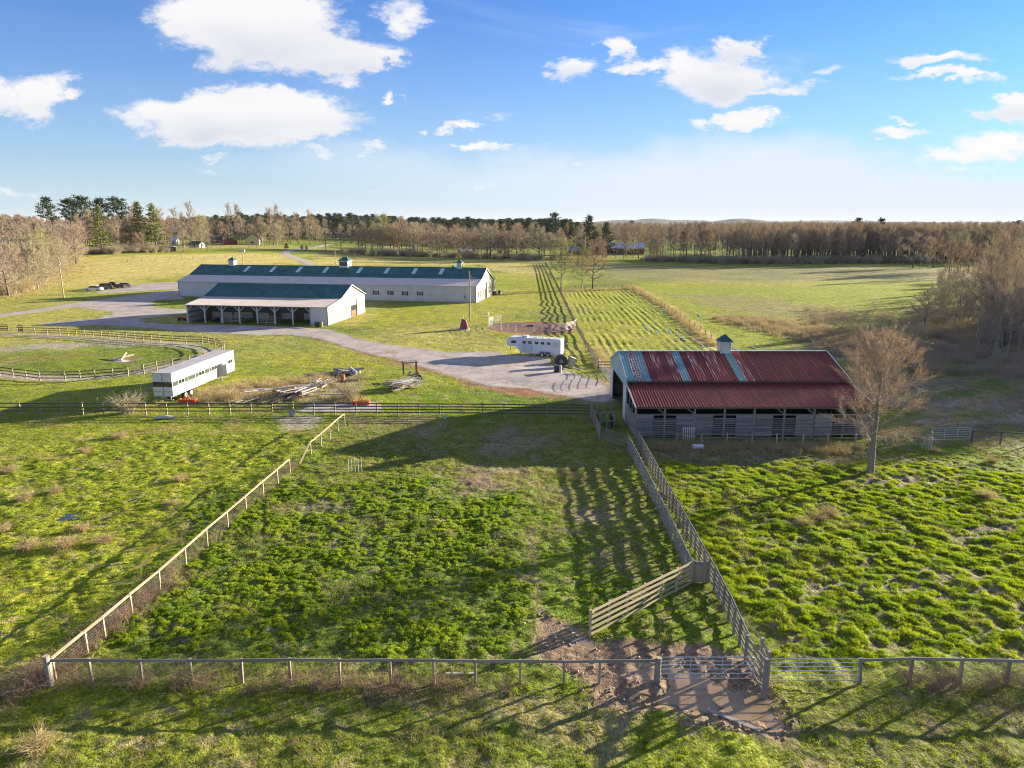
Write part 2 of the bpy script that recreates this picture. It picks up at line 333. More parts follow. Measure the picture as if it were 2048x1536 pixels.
class MB:
    def __init__(s): s.v = []; s.f = []; s.mi = []; s.mats = []; s.tri = []
    def mi_(s, m_):
        if m_ not in s.mats: s.mats.append(m_)
        return s.mats.index(m_)
    def poly(s, pts, m_):
        b = len(s.v); s.v += [tuple(p) for p in pts]; s.f.append(tuple(range(b, b+len(pts)))); s.mi.append(s.mi_(m_))
    def box(s, x0, x1, y0, y1, z0, z1, m_, rz=0, c=None):
        P = [(x, y, z) for z in (z0, z1) for x, y in ((x0, y0), (x1, y0), (x1, y1), (x0, y1))]
        if rz:
            cx, cy = c or ((x0+x1)/2, (y0+y1)/2); ca, sa = math.cos(rz), math.sin(rz)
            P = [(cx+(x-cx)*ca-(y-cy)*sa, cy+(x-cx)*sa+(y-cy)*ca, z) for x, y, z in P]
        b = len(s.v); s.v += P; i = s.mi_(m_)
        for q in ((3,2,1,0),(4,5,6,7),(0,1,5,4),(1,2,6,5),(2,3,7,6),(3,0,4,7)): s.f.append(tuple(b+k for k in q)); s.mi.append(i)
    def beam(s, p, q, w_, h_, m_, up=(0, 0, 1)):
        p = Vector(p); q = Vector(q); d = (q-p).normalized(); up = Vector(up)
        if abs(d.dot(up)) > .98: up = Vector((0, 1, 0))
        r = d.cross(up).normalized(); u = r.cross(d)
        P = [e+r*a*w_/2+u*c*h_/2 for e in (p, q) for a, c in ((-1,-1),(1,-1),(1,1),(-1,1))]
        b = len(s.v); s.v += [tuple(k) for k in P]; i = s.mi_(m_)
        for k in ((3,2,1,0),(4,5,6,7),(0,1,5,4),(1,2,6,5),(2,3,7,6),(3,0,4,7)): s.f.append(tuple(b+j for j in k)); s.mi.append(i)
    def tube(s, pts, rad, n, m_, cap=True, ref=None):
        pts = [Vector(p) for p in pts]; i = s.mi_(m_); base = len(s.v); N = len(pts)
        for k, p in enumerate(pts):
            d = (pts[min(k+1, N-1)]-pts[max(k-1, 0)])
            d = d.normalized() if d.length > 1e-9 else Vector((0, 0, 1))
            a = Vector((0, 0, 1)) if abs(d.z) < .9 else Vector((1, 0, 0))
            if ref is not None: a = Vector(ref)
            r = d.cross(a).normalized(); u = r.cross(d); rr = rad[k] if hasattr(rad, '__len__') else rad
            for j in range(n):
                t = 2*PI*j/n; s.v.append(tuple(p+(r*math.cos(t)+u*math.sin(t))*rr))
        for k in range(N-1):
            for j in range(n):
                s.f.append((base+k*n+j, base+k*n+(j+1) % n, base+(k+1)*n+(j+1) % n, base+(k+1)*n+j)); s.mi.append(i)
        if cap and n > 2:
            s.f.append(tuple(base+j for j in reversed(range(n)))); s.mi.append(i)
            s.f.append(tuple(base+(N-1)*n+j for j in range(n))); s.mi.append(i)
    def prism(s, prof, a, b_, m_, axis='y'):           # profile in (x,z) extruded along y, or (y,z) along x
        n = len(prof); base = len(s.v); i = s.mi_(m_)
        for e in (a, b_):
            for (u, z) in prof: s.v.append((u, e, z) if axis == 'y' else (e, u, z))
        s.f.append(tuple(base+k for k in range(n))); s.mi.append(i)
        s.f.append(tuple(base+n+k for k in reversed(range(n)))); s.mi.append(i)
        for k in range(n): s.f.append((base+k, base+n+k, base+n+(k+1) % n, base+(k+1) % n)); s.mi.append(i)
    def tris(s, arr, m_): s.tri.append((np.asarray(arr, float), s.mi_(m_)))
    def mesh(s, name, smooth=False, bevel=0):
        me = bpy.data.meshes.new(name); v = list(s.v); f = list(s.f); mi = list(s.mi)
        if not s.tri or v:
            me.from_pydata(v, [], f)
        if s.tri:
            T = np.concatenate([a for a, _ in s.tri]); M_ = np.concatenate([np.full(len(a), i) for a, i in s.tri])
            b = len(v); nf = len(f)
            if not v:
                return mesh_np(name, T.reshape(-1, 3), np.arange(len(T)*3).reshape(-1, 3), s.mats, M_, False)
            me.from_pydata(v+[tuple(p) for p in T.reshape(-1, 3).tolist()] if False else [], [], []) if False else None
            me = bpy.data.meshes.new(name)
            me.from_pydata(v+T.reshape(-1, 3).tolist(), [], f+(np.arange(len(T)*3).reshape(-1, 3)+b).tolist())
            mi = mi+M_.tolist()
        for m_ in s.mats: me.materials.append(m_)
        me.polygons.foreach_set('material_index', np.asarray(mi, np.int32))
        if smooth: me.polygons.foreach_set('use_smooth', np.full(len(me.polygons), True))
        me.update(); return me
    def build(s, name, parent=None, smooth=False): return new_obj(name, s.mesh(name, smooth), parent)

# ------------------------------------------------------------------ materials
def mat(name, col, rough=.7, var=.25, scale=3., metal=0., bump=0., bscale=20., col2=None, c2amt=.5, stretch=(1, 1, 1), objvar=.0, spec=.3, world=False):
    m_ = bpy.data.materials.new(name); m_.use_nodes = True; t = NT(m_.node_tree); b = t.n['Principled BSDF']
    tcn = t.new('ShaderNodeTexCoord'); mp = t.new('ShaderNodeMapping'); t.l.new(tcn.outputs['Object'], mp.inputs[0]); mp.inputs['Scale'].default_value = stretch
    vec = mp.outputs[0]
    if world: gm = t.new('ShaderNodeNewGeometry'); vec = gm.outputs['Position']
    elif objvar:
        oi = t.new('ShaderNodeObjectInfo'); va = t.new('ShaderNodeVectorMath', operation='ADD'); t.l.new(vec, va.inputs[0])
        cx = t.new('ShaderNodeCombineXYZ'); t.set(cx, 0, t.m('MULTIPLY', oi.outputs['Random'], 37.)); t.set(cx, 1, t.m('MULTIPLY', oi.outputs['Random'], 91.)); t.l.new(cx.outputs[0], va.inputs[1]); vec = va.outputs[0]
    nfac = t.noise(vec, scale, 5, .6)
    k = t.rng(nfac, .3, .7, 1-var, 1+var, False)
    base = t.mix(1.0, (*col, 1), (1, 1, 1, 1), 'MULTIPLY')
    if col2: base = t.mix(t.m('MULTIPLY', t.rng(t.noise(vec, scale*2.3, 6, .7), .45, .62), c2amt), (*col, 1), (*col2, 1))
    sc = t.new('ShaderNodeVectorMath', operation='SCALE'); t.l.new(base, sc.inputs[0]); t.set(sc, 3, k)
    out = sc.outputs[0]
    if objvar:
        s2 = t.new('ShaderNodeVectorMath', operation='SCALE'); t.l.new(out, s2.inputs[0]); t.set(s2, 3, t.rng(oi.outputs['Random'], 0, 1, 1-objvar, 1+objvar, False)); out = s2.outputs[0]
    t.l.new(out, b.inputs['Base Color']); b.inputs['Roughness'].default_value = rough; b.inputs['Metallic'].default_value = metal
    b.inputs['Specular IOR Level'].default_value = spec
    if bump:
        bn = t.new('ShaderNodeBump'); t.set(bn, 'Height', t.noise(vec, bscale, 4, .6)); bn.inputs['Distance'].default_value = bump; bn.inputs['Strength'].default_value = 1; t.l.new(bn.outputs[0], b.inputs['Normal'])
    return m_
def leafmat(name, c1, c2, trans=.35, rough=.6, wscale=.25):
    m_ = bpy.data.materials.new(name); m_.use_nodes = True; t = NT(m_.node_tree); b = t.n['Principled BSDF']; out = t.n['Material Output']
    gm = t.new('ShaderNodeNewGeometry'); oi = t.new('ShaderNodeObjectInfo')
    f_ = t.m('ADD', t.m('MULTIPLY', t.rng(t.noise(gm.outputs['Position'], wscale, 4, .6), .35, .65), .65), t.m('MULTIPLY', oi.outputs['Random'], .45), clamp=True)
    c = t.mix(f_, (*c1, 1), (*c2, 1)); t.l.new(c, b.inputs['Base Color']); b.inputs['Roughness'].default_value = rough; b.inputs['Specular IOR Level'].default_value = .25
    if trans:
        tr = t.new('ShaderNodeBsdfTranslucent'); sc = t.new('ShaderNodeVectorMath', operation='MULTIPLY'); t.l.new(c, sc.inputs[0]); sc.inputs[1].default_value = (1.15, 1.3, .7); t.l.new(sc.outputs[0], tr.inputs[0])
        mx = t.new('ShaderNodeMixShader'); mx.inputs[0].default_value = trans; t.l.new(b.outputs[0], mx.inputs[1]); t.l.new(tr.outputs[0], mx.inputs[2]); t.l.new(mx.outputs[0], out.inputs[0])
    return m_
def groundmat(name, cover=None, ccol=None, ccol2=None, cscale=6.):
    m_ = bpy.data.materials.new(name); m_.use_nodes = True; t = NT(m_.node_tree); b = t.n['Principled BSDF']
    gm = t.new('ShaderNodeNewGeometry'); P = gm.outputs['Position']
    at = t.new('ShaderNodeAttribute', attribute_name='tone'); vg = t.new('ShaderNodeAttribute', attribute_name='veg')
    n_f = t.noise(P, 3.2, 5, .65); n_m = t.noise(P, .55, 4, .6); n_s = t.noise(P, 9., 3, .6)
    k = t.m('MULTIPLY', t.m('MULTIPLY', t.rng(n_f, .3, .7, .45, 1.6, False), t.rng(t.noise(P, 12., 3, .7), .3, .7, .6, 1.4, False)), t.rng(n_m, .3, .7, .68, 1.32, False))
    sc = t.new('ShaderNodeVectorMath', operation='SCALE'); t.l.new(at.outputs['Color'], sc.inputs[0]); t.set(sc, 3, k)
    c = t.mix(t.m('MULTIPLY', t.rng(n_s, .52, .68), t.m('MULTIPLY', t.rng(n_m, .4, .6), .35)), sc.outputs[0], (.26, .20, .11, 1))
    hgt = t.m('ADD', t.m('MULTIPLY', n_f, .30), t.m('ADD', t.m('MULTIPLY', n_s, .08), t.m('MULTIPLY', n_m, .5)))
    bst = t.m('ADD', t.m('MULTIPLY', vg.outputs['Fac'], 1.0), .15)
    if cover:
        ca = t.new('ShaderNodeAttribute', attribute_name='cover')
        cf = t.rng(t.m('ADD', ca.outputs['Fac'], t.m('ADD', t.m('MULTIPLY', t.m('SUBTRACT', t.noise(P, .9, 6, .7), .5), 4.2), t.m('MULTIPLY', t.m('SUBTRACT', t.noise(P, .16, 4, .6), .5), 3.0))), -.6, .6)
        cc = t.mix(t.m('MULTIPLY', t.rng(t.noise(P, .25, 6, .7), .42, .58), t.rng(t.noise(P, 1.1, 4, .7), .3, .6)), (*ccol, 1), (*ccol2, 1)); cc = t.mix(t.m('MULTIPLY', t.rng(t.noise(P, .14, 5, .7, 1.5), .56, .64), .6), cc, (.30, .20, .14, 1))
        s2 = t.new('ShaderNodeVectorMath', operation='SCALE'); t.l.new(cc, s2.inputs[0]); t.set(s2, 3, t.rng(t.noise(P, cscale, 5, .7), .3, .7, .78, 1.22, False))
        c = t.mix(cf, c, s2.outputs[0]); bst = t.m('MULTIPLY', bst, t.rng(cf, 0, 1, 1, .12, False))
    t.l.new(c, b.inputs['Base Color']); b.inputs['Roughness'].default_value = .9; b.inputs['Specular IOR Level'].default_value = .15
    bn = t.new('ShaderNodeBump'); t.set(bn, 'Height', hgt); t.set(bn, 'Strength', bst); bn.inputs['Distance'].default_value = .9; t.l.new(bn.outputs[0], b.inputs['Normal'])
    return m_
M = {}
M['ground'] = groundmat('pasture')
M['gravel'] = groundmat('gravel', True, (.46,.40,.355), (.31,.27,.235))
M['dirt'] = groundmat('red_dirt', True, (.24,.115,.07), (.18,.095,.06))
M['slab'] = groundmat('concrete_slab', True, (.46,.42,.38), (.36,.33,.30), 3.)
M['wood'] = mat('weathered_wood', (.36,.29,.21), .85, .3, 4, stretch=(.4,6,6), objvar=.18, bump=.004, bscale=30)
M['wood_tan'] = mat('tan_wood', (.46,.37,.24), .85, .25, 4, stretch=(.4,6,6), objvar=.12)
M['wood_grey'] = mat('grey_wood', (.27,.245,.225), .9, .3, 4, stretch=(.4,6,6), objvar=.2)
M['wood_dark'] = mat('dark_wood', (.13,.105,.085), .9, .3, 4, stretch=(.4,6,6), objvar=.2)
M['board'] = mat('barn_board', (.25,.24,.235), .9, .35, 5, stretch=(.25,5,5), objvar=.28, col2=(.12,.11,.11), c2amt=.5)
M['steel'] = mat('galvanised_steel', (.52,.56,.60), .45, .12, 3, metal=.35, objvar=.06)
M['steel_white'] = mat('white_and_sunlit_tube', (.72,.70,.66), .5, .12, 3, objvar=.05)
M['steel_dark'] = mat('dull_steel', (.22,.23,.24), .6, .2, 3, metal=.2, objvar=.08)
M['wire'] = mat('fence_wire', (.34,.31,.27), .6, .1, 3, metal=.3)
M['black'] = mat('black_and_unlit_interior', (.02,.02,.02), .9, .2, 2)  # real black parts; on doorways and barn inside, interior shade as colour
M['glass'] = mat('dark_glass', (.02,.025,.03), .12, .1, 2, spec=.6)
M['rubber'] = mat('tyre_rubber', (.025,.025,.025), .85, .2, 5)
M['white'] = mat('white_paint', (.60,.60,.58), .5, .07, 1.2, col2=(.42,.38,.32), c2amt=.4)
M['offwhite'] = mat('offwhite_metal', (.52,.50,.46), .55, .07, .6)
M['concrete'] = mat('concrete', (.42,.40,.37), .9, .2, 3)

# ------------------------------------------------------------------ GROUND
def axis(lo, hi, step, outlo, outhi, g):
    c = np.arange(lo, hi+step, step); a = []; x = hi+step; s_ = step
    while x < outhi: s_ = s_*(1+g); x += s_; a.append(x)
    b = []; x = lo; s_ = step
    while x > outlo: s_ = s_*(1+g); x -= s_; b.append(x)
    return np.concatenate([np.array(b[::-1]), c, np.array(a)])
xs = axis(-44, 48, .2, -9000, 9000, .032); ys = axis(21, 76, .2, -60, 14000, .019)
GX, GY = np.meshgrid(xs, ys); col_, veg_ = ground_color(GX.ravel(), GY.ravel()); hz = terrain(GX.ravel(), GY.ravel(), veg_)
nx, ny = len(xs), len(ys); I = np.arange(nx*ny).reshape(ny, nx)
F_ = np.stack([I[:-1,:-1], I[:-1,1:], I[1:,1:], I[1:,:-1]], -1).reshape(-1, 4)
def set_attr(me, c, veg, cover=None):
    a = me.attributes.new('tone', 'FLOAT_COLOR', 'POINT'); a.data.foreach_set('color', np.concatenate([c, np.ones((len(c), 1))], 1).astype(np.float32).ravel())
    a = me.attributes.new('veg', 'FLOAT', 'POINT'); a.data.foreach_set('value', veg.astype(np.float32))
    if cover is not None: a = me.attributes.new('cover', 'FLOAT', 'POINT'); a.data.foreach_set('value', cover.astype(np.float32))
gme = mesh_np('ground', np.stack([GX.ravel(), GY.ravel(), hz], 1), F_, [M['ground']], None, True); set_attr(gme, col_, veg_)
tag(new_obj('ground', gme), 'pasture ground of green and yellow grass with bare dirt patches', kind='structure')
def overlay(name, material, polys, label, margin=2.0, step=.5, dz=.05, lines=()):
    P = [q for p in polys for q in p]+[q for l_, r_ in lines for q in l_]
    m2 = margin+1.5+max([r_ for _, r_ in lines]+[0])
    x0, x1 = min(p[0] for p in P)-m2, max(p[0] for p in P)+m2; y0, y1 = min(p[1] for p in P)-m2, max(p[1] for p in P)+m2
    xa = np.arange(x0, x1, step); ya = np.arange(y0, y1, step); X, Y = np.meshgrid(xa, ya); d = np.full(X.shape, -1e9)
    for p in polys: d = np.maximum(d, sdp(X, Y, p))
    for l_, r_ in lines: d = np.maximum(d, sdl(X, Y, l_, r_))
    I = np.arange(X.size).reshape(X.shape); k = d > -margin; kk = k[:-1,:-1]&k[:-1,1:]&k[1:,1:]&k[1:,:-1]
    f = np.stack([I[:-1,:-1], I[:-1,1:], I[1:,1:], I[1:,:-1]], -1)[kk]
    used, inv = np.unique(f, return_inverse=True); f = inv.reshape(-1, 4)
    xv = X.ravel()[used]; yv = Y.ravel()[used]; dv = d.ravel()[used]
    c, vg = ground_color(xv, yv)
    hv = terrain(xv, yv, vg); hs = big(xv, yv)
    kf = sm((dv+margin)/margin)
    z = np.maximum(hs, hv)*(1-0)+dz*kf-.03*(1-kf)
    me = mesh_np(name, np.stack([xv, yv, z], 1), f, [material], None, True); set_attr(me, c, vg, dv/1.0)
    return tag(new_obj(name, me), label, kind='structure')
overlay('gravel_driveway', M['gravel'], DRIVE, 'pale grey gravel driveway and yard curving past the barns', step=.45)
overlay('distant_road', M['gravel'], [], 'narrow pale road winding away through the far field', lines=[(ROADL, 2.0)], margin=.6, step=.6)
overlay('arena_dirt', M['dirt'], [[(PENC[0]+(PENR-.2)*math.cos(t*PI/12), PENC[1]+(PENR-.2)*math.sin(t*PI/12)) for t in range(24)]], 'red brown dirt floor of the round pen', margin=.8, step=.4)
overlay('concrete_slab', M['slab'], [SLABP], 'pale worn concrete pad behind the long board fence', margin=.7, step=.3)

# water: muddy puddle by the gates and a wet hollow in the left pasture
def water(name, poly, z, col, label, rough=.12):
    m_ = mat(name+'_surface', col, rough, .15, 1.3, spec=.6, bump=.004, bscale=3)
    mb = MB(); mb.poly([(a, b, z) for a, b in poly], m_); o = mb.build(name)
    return tag(o, label, kind='structure')
def grow_poly(p, k):
    cx = sum(a for a, _ in p)/len(p); cy = sum(b for _, b in p)/len(p)
    return [(cx+(a-cx)*k, cy+(b-cy)*k) for a, b in p]
water('muddy_puddle', grow_poly(PUDW, 1.12), -.062, (.25,.17,.10), 'brown muddy puddle spreading below the steel gate', .22)
water('pasture_puddle', grow_poly(PUD2, 1.05), -.075, (.06,.06,.06), 'small blue puddle standing in the left pasture grass', .06)
water('trodden_puddle', grow_poly(PUD3, 1.3), -.07, (.22,.17,.13), 'thin wet puddle in the churned mud left of the wooden wing fence', .2)
# water lying in the ploughed furrows
for i, (a, b, c_, d_) in enumerate([(1288,652,1300,662),(1352,668,1372,682),(1392,680,1410,696),(1330,655,1345,668),(1310,660,1318,668),(1455,692,1480,702),(1500,693,1515,699),(1395,628,1402,634)]):
    p = np.array(G(a, b)); q = np.array(G(c_, d_)); u = (q-p)/np.linalg.norm(q-p); r_ = np.array([-u[1], u[0]])*.2
    pl = [p, p+u*.4+r_, (p+q)/2+r_*1.3, q-u*.5+r_*.8, q, q-u*.4-r_, (p+q)/2-r_*.9, p+u*.6-r_*.7]
    if i == 0: fm = mat('furrow_water', (.16,.17,.18), .15, .1, 1, spec=.5)
    mb = MB(); mb.poly([(k[0], k[1], .075) for k in pl], fm); o = mb.build('furrow_puddle'); tag(o, kind='structure')

# ------------------------------------------------------------------ BUILDINGS
M['green_roof'] = mat('green_shingle_roof', (.05,.13,.125), .9, .2, .35, spec=.05, col2=(.075,.18,.165), c2amt=.6, bump=.01, bscale=8)
M['tan_roof'] = mat('tan_metal_roof', (.50,.44,.41), .85, .08, .4, spec=.1); M['arena_roof'] = mat('shade_offset_tan_roof', (.70,.60,.54), .85, .08, .4, spec=.1)  # arena copy of the tan roof, lightened and warmed against its grazing shade
M['trim'] = mat('cream_trim', (.58,.56,.51), .6, .08, 2)
M['shutter'] = mat('dark_shutter', (.025,.035,.04), .7, .1, 2)
M['skylight'] = mat('skylight_panel', (.48,.62,.62), .4, .1, 1.5)
def clad(name, col, pitch=.3, axis_x=True, rough=.55, c2=None):
    m_ = bpy.data.materials.new(name); m_.use_nodes = True; t = NT(m_.node_tree); b = t.n['Principled BSDF']
    tcn = t.new('ShaderNodeTexCoord'); s_ = t.new('ShaderNodeSeparateXYZ'); t.l.new(tcn.outputs['Object'], s_.inputs[0])
    u = t.m('ADD', s_.outputs[0], s_.outputs[1])
    rib = t.rng(t.m('PINGPONG', u, pitch/2), pitch*.36, pitch*.46)
    k = t.rng(t.noise(tcn.outputs['Object'], .5, 5, .6), .3, .7, .9, 1.08, False)
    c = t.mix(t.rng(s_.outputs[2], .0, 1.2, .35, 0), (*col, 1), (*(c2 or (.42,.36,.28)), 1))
    sc = t.new('ShaderNodeVectorMath', operation='SCALE'); t.l.new(c, sc.inputs[0]); t.set(sc, 3, k); t.l.new(sc.outputs[0], b.inputs['Base Color'])
    b.inputs['Roughness'].default_value = rough; b.inputs['Specular IOR Level'].default_value = .3
    bn = t.new('ShaderNodeBump'); t.set(bn, 'Height', rib); bn.inputs['Distance'].default_value = .03; t.l.new(bn.outputs[0], b.inputs['Normal'])
    return m_
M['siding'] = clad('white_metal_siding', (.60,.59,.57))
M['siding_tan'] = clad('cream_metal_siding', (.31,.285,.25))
def roof_ribs(mb, x0, x1, pitch, prof, m_, r=.025):
    n = int((x1-x0)/pitch)
    for k in range(1, n):
        x = x0+k*pitch
        for (y0, z0), (y1, z1) in zip(prof[:-1], prof[1:]): mb.beam((x, y0, z0+r), (x, y1, z1+r), .05, r*2, m_)
def slab_roof(mb, x0, x1, p, q, th, m_):
    (y0, z0), (y1, z1) = p, q; mb.prism([(y0, z0), (y1, z1), (y1, z1-th), (y0, z0-th)], x0, x1, m_, 'x')
def window(parent, x, z, w_, h_, face, at, shutters=True, panes=3):
    # face: 'f' front (y=at, looking -y) or 'r' right gable (x=at, looking +x)
    def bx(mb, a0, a1, d0, d1, z0, z1, m_):
        if face == 'f': mb.box(a0, a1, at-d1, at-d0, z0, z1, m_)
        else: mb.box(at+d0, at+d1, a0, a1, z0, z1, m_)
    fr = MB()
    for (a0, a1, z0, z1) in ((-w_/2-.06, w_/2+.06, -.06, 0), (-w_/2-.06, w_/2+.06, h_, h_+.06), (-w_/2-.06, -w_/2, 0, h_), (w_/2, w_/2+.06, 0, h_)): bx(fr, x+a0, x+a1, .003, .07, z+z0, z+z1, M['trim'])
    for k in range(1, panes): bx(fr, x-w_/2+w_*k/panes-.02, x-w_/2+w_*k/panes+.02, .03, .05, z, z+h_, M['trim'])
    bx(fr, x-w_/2, x+w_/2, .03, .052, z+h_/2-.02, z+h_/2+.02, M['trim'])
    f = fr.build('window', parent); g_ = MB(); bx(g_, x-w_/2, x+w_/2, .004, .02, z, z+h_, M['glass']); g_.build('pane', f)
    if shutters:
        for s_ in (-1, 1):
            sh = MB(); c = x+s_*(w_/2+.06+.2); bx(sh, c-.19, c+.19, .003, .05, z-.05, z+h_+.05, M['shutter'])
            for k in range(5): bx(sh, c-.15, c+.15, .05, .062, z+h_*k/5+.02, z+h_*k/5+.12, M['shutter'])
            sh.build('shutter', f)
def cupola(parent, x, y, z, w_, h_, rh, ov, windows=True, wm=None, rm=None):
    b = MB(); b.box(x-w_/2, x+w_/2, y-w_/2, y+w_/2, z, z+h_, wm or M['offwhite'])
    for sx in (-1, 1):
        for sy in (-1, 1): b.box(x+sx*w_/2-.05, x+sx*w_/2+.05, y+sy*w_/2-.05, y+sy*w_/2+.05, z, z+h_-.002, M['trim'])
    c = b.build('cupola', parent); r = MB(); o = w_/2+ov; zt = z+h_
    P = [(x-o, y-o, zt), (x+o, y-o, zt), (x+o, y+o, zt), (x-o, y+o, zt)]; Q = [(a, b_, zt-.07) for a, b_, _ in P]
    if w_ > 2.2:
        T = [(x-o*.35, y, zt+rh), (x+o*.35, y, zt+rh)]
        for f in ((P[0],P[1],T[1],T[0]), (P[1],P[2],T[1]), (P[2],P[3],T[0],T[1]), (P[3],P[0],T[0])): r.poly(f, rm or M['green_roof'])
    else:
        for k in range(4): r.poly((P[k], P[(k+1) % 4], (x, y, zt+rh)), rm or M['green_roof'])
    r.poly(Q[::-1], M['trim'])
    for k in range(4): r.poly((Q[k], Q[(k+1) % 4], P[(k+1) % 4], P[k]), M['trim'])
    r.build('cupola_roof', c)
    if windows:
        g_ = MB(); g_.box(x-w_*.16, x+w_*.16, y-w_/2-.03, y-w_/2-.004, z+h_*.3, z+h_*.8, M['glass'])
        g_.box(x-.02, x+.02, y-w_/2-.04, y-w_/2-.031, z+h_*.3, z+h_*.8, M['trim'])
        for s_ in (-1, 1): g_.box(x+s_*w_*.3-w_*.09, x+s_*w_*.3+w_*.09, y-w_/2-.035, y-w_/2-.004, z+h_*.27, z+h_*.83, M['shutter'])
        g_.build('window', c)
    return c

# --- long arena barn
TH = math.radians(11); AR = empty('arena_barn', (-10.0, 197.0, 0), -TH, 'long white metal riding arena with green and tan roof and three cupolas', 'barn')
L, Wd = 92.0, 25.0; EV, BRZ, RZ = 4.7, 6.05, 8.8; BR = 6.0
mb = MB(); mb.box(-L, 0, 0, .15, 0, EV-.05, M['siding']); mb.build('front_wall', AR)
mb = MB(); mb.box(-L, 0, Wd-.15, Wd, 0, EV-.05, M['siding']); mb.build('back_wall', AR)
gab = [(.15, 0), (Wd-.15, 0), (Wd-.15, EV), (Wd-BR, BRZ-.1), (Wd/2, RZ-.12), (BR, BRZ-.1), (.15, EV-.05)]
mb = MB()
for (a, b) in ((.15, 11.), (13.6, Wd-.15)):
    pr_ = [(a, 0), (b, 0)]+([(b, RZ-.12-(Wd/2-b)*.44 if b < Wd/2 else EV)] if b < Wd/2 else [(b, EV)])
    if a < 1: pr_ = [(a, 0), (b, 0), (b, 8.05), (BR, BRZ-.1), (a, EV-.05)]
    else: pr_ = [(a, 0), (b, 0), (b, EV-.05), (Wd-BR, BRZ-.1), (a, 8.25)]
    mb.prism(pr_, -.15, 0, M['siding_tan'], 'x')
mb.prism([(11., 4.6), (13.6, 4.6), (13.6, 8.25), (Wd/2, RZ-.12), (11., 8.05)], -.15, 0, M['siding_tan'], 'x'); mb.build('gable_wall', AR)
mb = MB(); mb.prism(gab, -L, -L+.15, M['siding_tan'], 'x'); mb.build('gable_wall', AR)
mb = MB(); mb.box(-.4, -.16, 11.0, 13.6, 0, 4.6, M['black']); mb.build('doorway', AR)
mb = MB(); mb.box(.02, .08, 10.9, 12.0, 2.9, 5.0, M['white']); mb.box(.02, .12, 8.9, 13.8, 5.0, 5.12, M['trim']); mb.build('sliding_door', AR)
mb = MB(); slab_roof(mb, -L-.3, .3, (BR, BRZ), (Wd/2, RZ), .1, M['green_roof']); slab_roof(mb, -L-.3, .3, (Wd-BR, BRZ), (Wd/2, RZ), .1, M['green_roof']); mb.build('upper_roof', AR)
mb = MB(); mb.box(-L-.3, .3, Wd/2-.18, Wd/2+.18, RZ-.04, RZ+.05, M['shutter']); mb.build('ridge_cap', AR)
for s_, nm in ((0, 'lean_roof'), (1, 'lean_roof')):
    mb = MB(); a = (-.35, EV-.1) if not s_ else (Wd+.35, EV-.1); b = (BR, BRZ-.02) if not s_ else (Wd-BR, BRZ-.02)
    slab_roof(mb, -L-.3, .3, a, b, .08, M['arena_roof']); roof_ribs(mb, -L-.3, .3, .6, [a, b], M['arena_roof']); mb.build(nm, AR)
mb = MB(); mb.beam((.32, -.35, EV-.12), (.32, BR, BRZ-.03), .06, .2, M['trim']); mb.beam((.32, BR, BRZ-.03), (.32, Wd/2, RZ-.03), .06, .2, M['trim'])
mb.beam((.32, Wd+.35, EV-.12), (.32, Wd-BR, BRZ-.03), .06, .2, M['trim']); mb.beam((.32, Wd-BR, BRZ-.03), (.32, Wd/2, RZ-.03), .06, .2, M['trim']); mb.build('gable_trim', AR)
mb = MB(); mb.box(-L-.02, -L+.1, -.05, .05, 0, EV-.1, M['shutter']); mb.build('corner_trim', AR)
mb = MB(); mb.box(-.08, .06, -.05, .02, 0, EV-.1, M['shutter']); mb.build('corner_trim', AR)
mb = MB(); mb.box(-L-.3, .3, -.47, -.36, EV-.2, EV-.08, M['trim']); mb.build('gutter', AR)
for k in range(12): mb = MB(); mb.box(-k*8.2-.62, -k*8.2-.54, -.08, -.003, .1, EV-.2, M['trim']); mb.build('downspout', AR)
mb = MB(); mb.box(-L, 0, -.03, -.002, 0, .22, M['concrete']); mb.build('plinth', AR)
def solve_s(px, y, z, ox, oy, th):
    lo, hi = -120, 5
    for _ in range(50):
        m_ = (lo+hi)/2; X = ox+m_*math.cos(th)+y*math.sin(th); Y = oy-m_*math.sin(th)+y*math.cos(th)
        zc = Y*math.cos(PITCH)-(z-CAM_H)*math.sin(PITCH); q = 1024+FPX*X/zc
        if q < px: lo = m_
        else: hi = m_
    return m_
for px in (491.8, 544, 596.4, 649.7, 717.4, 772.3, 827.8, 881.8, 440):
    if px == 440: continue
    s_ = solve_s(px, 9.4, 7.6, -10, 197, TH); y0, y1 = 8.4, 11.8; sl = (RZ-BRZ)/(Wd/2-BR)
    mb = MB(); mb.prism([(y0, BRZ+(y0-BR)*sl+.03), (y1, BRZ+(y1-BR)*sl+.03), (y1, BRZ+(y1-BR)*sl-.02), (y0, BRZ+(y0-BR)*sl-.02)], s_-.55, s_+.55, M['skylight'], 'x'); mb.build('skylight', AR)
for px in (840, 810, 781, 752, 725, 697, 668): window(AR, solve_s(px, 0, 2.2, -10, 197, TH), 1.75, .95, 1.05, 'f', 0)
for y in (3.2, 5.9, 8.6, 16.2, 18.9, 21.6): window(AR, y, 1.2, .95, 1.5, 'r', 0, False, 2)
cupola(AR, solve_s(465.5, 12.5, 9.4, -10, 197, TH), 12.5, 8.5, 1.7, 1.75, 1.0, .35, False)
cupola(AR, solve_s(690.5, 12.5, 9.4, -10, 197, TH), 12.5, 8.4, 2.7, 2.1, 1.1, .35)
cupola(AR, solve_s(919.6, 12.5, 9.4, -10, 197, TH), 12.5, 8.5, 1.3, 1.75, 1.0, .3, False)
mb = MB(); s_ = solve_s(907, 14.5, 9.2, -10, 197, TH); mb.prism([(s_-1.3, 7.4), (s_, 9.35), (s_+1.3, 7.4)], 13.4, 18, M['green_roof']); mb.build('dormer', AR)
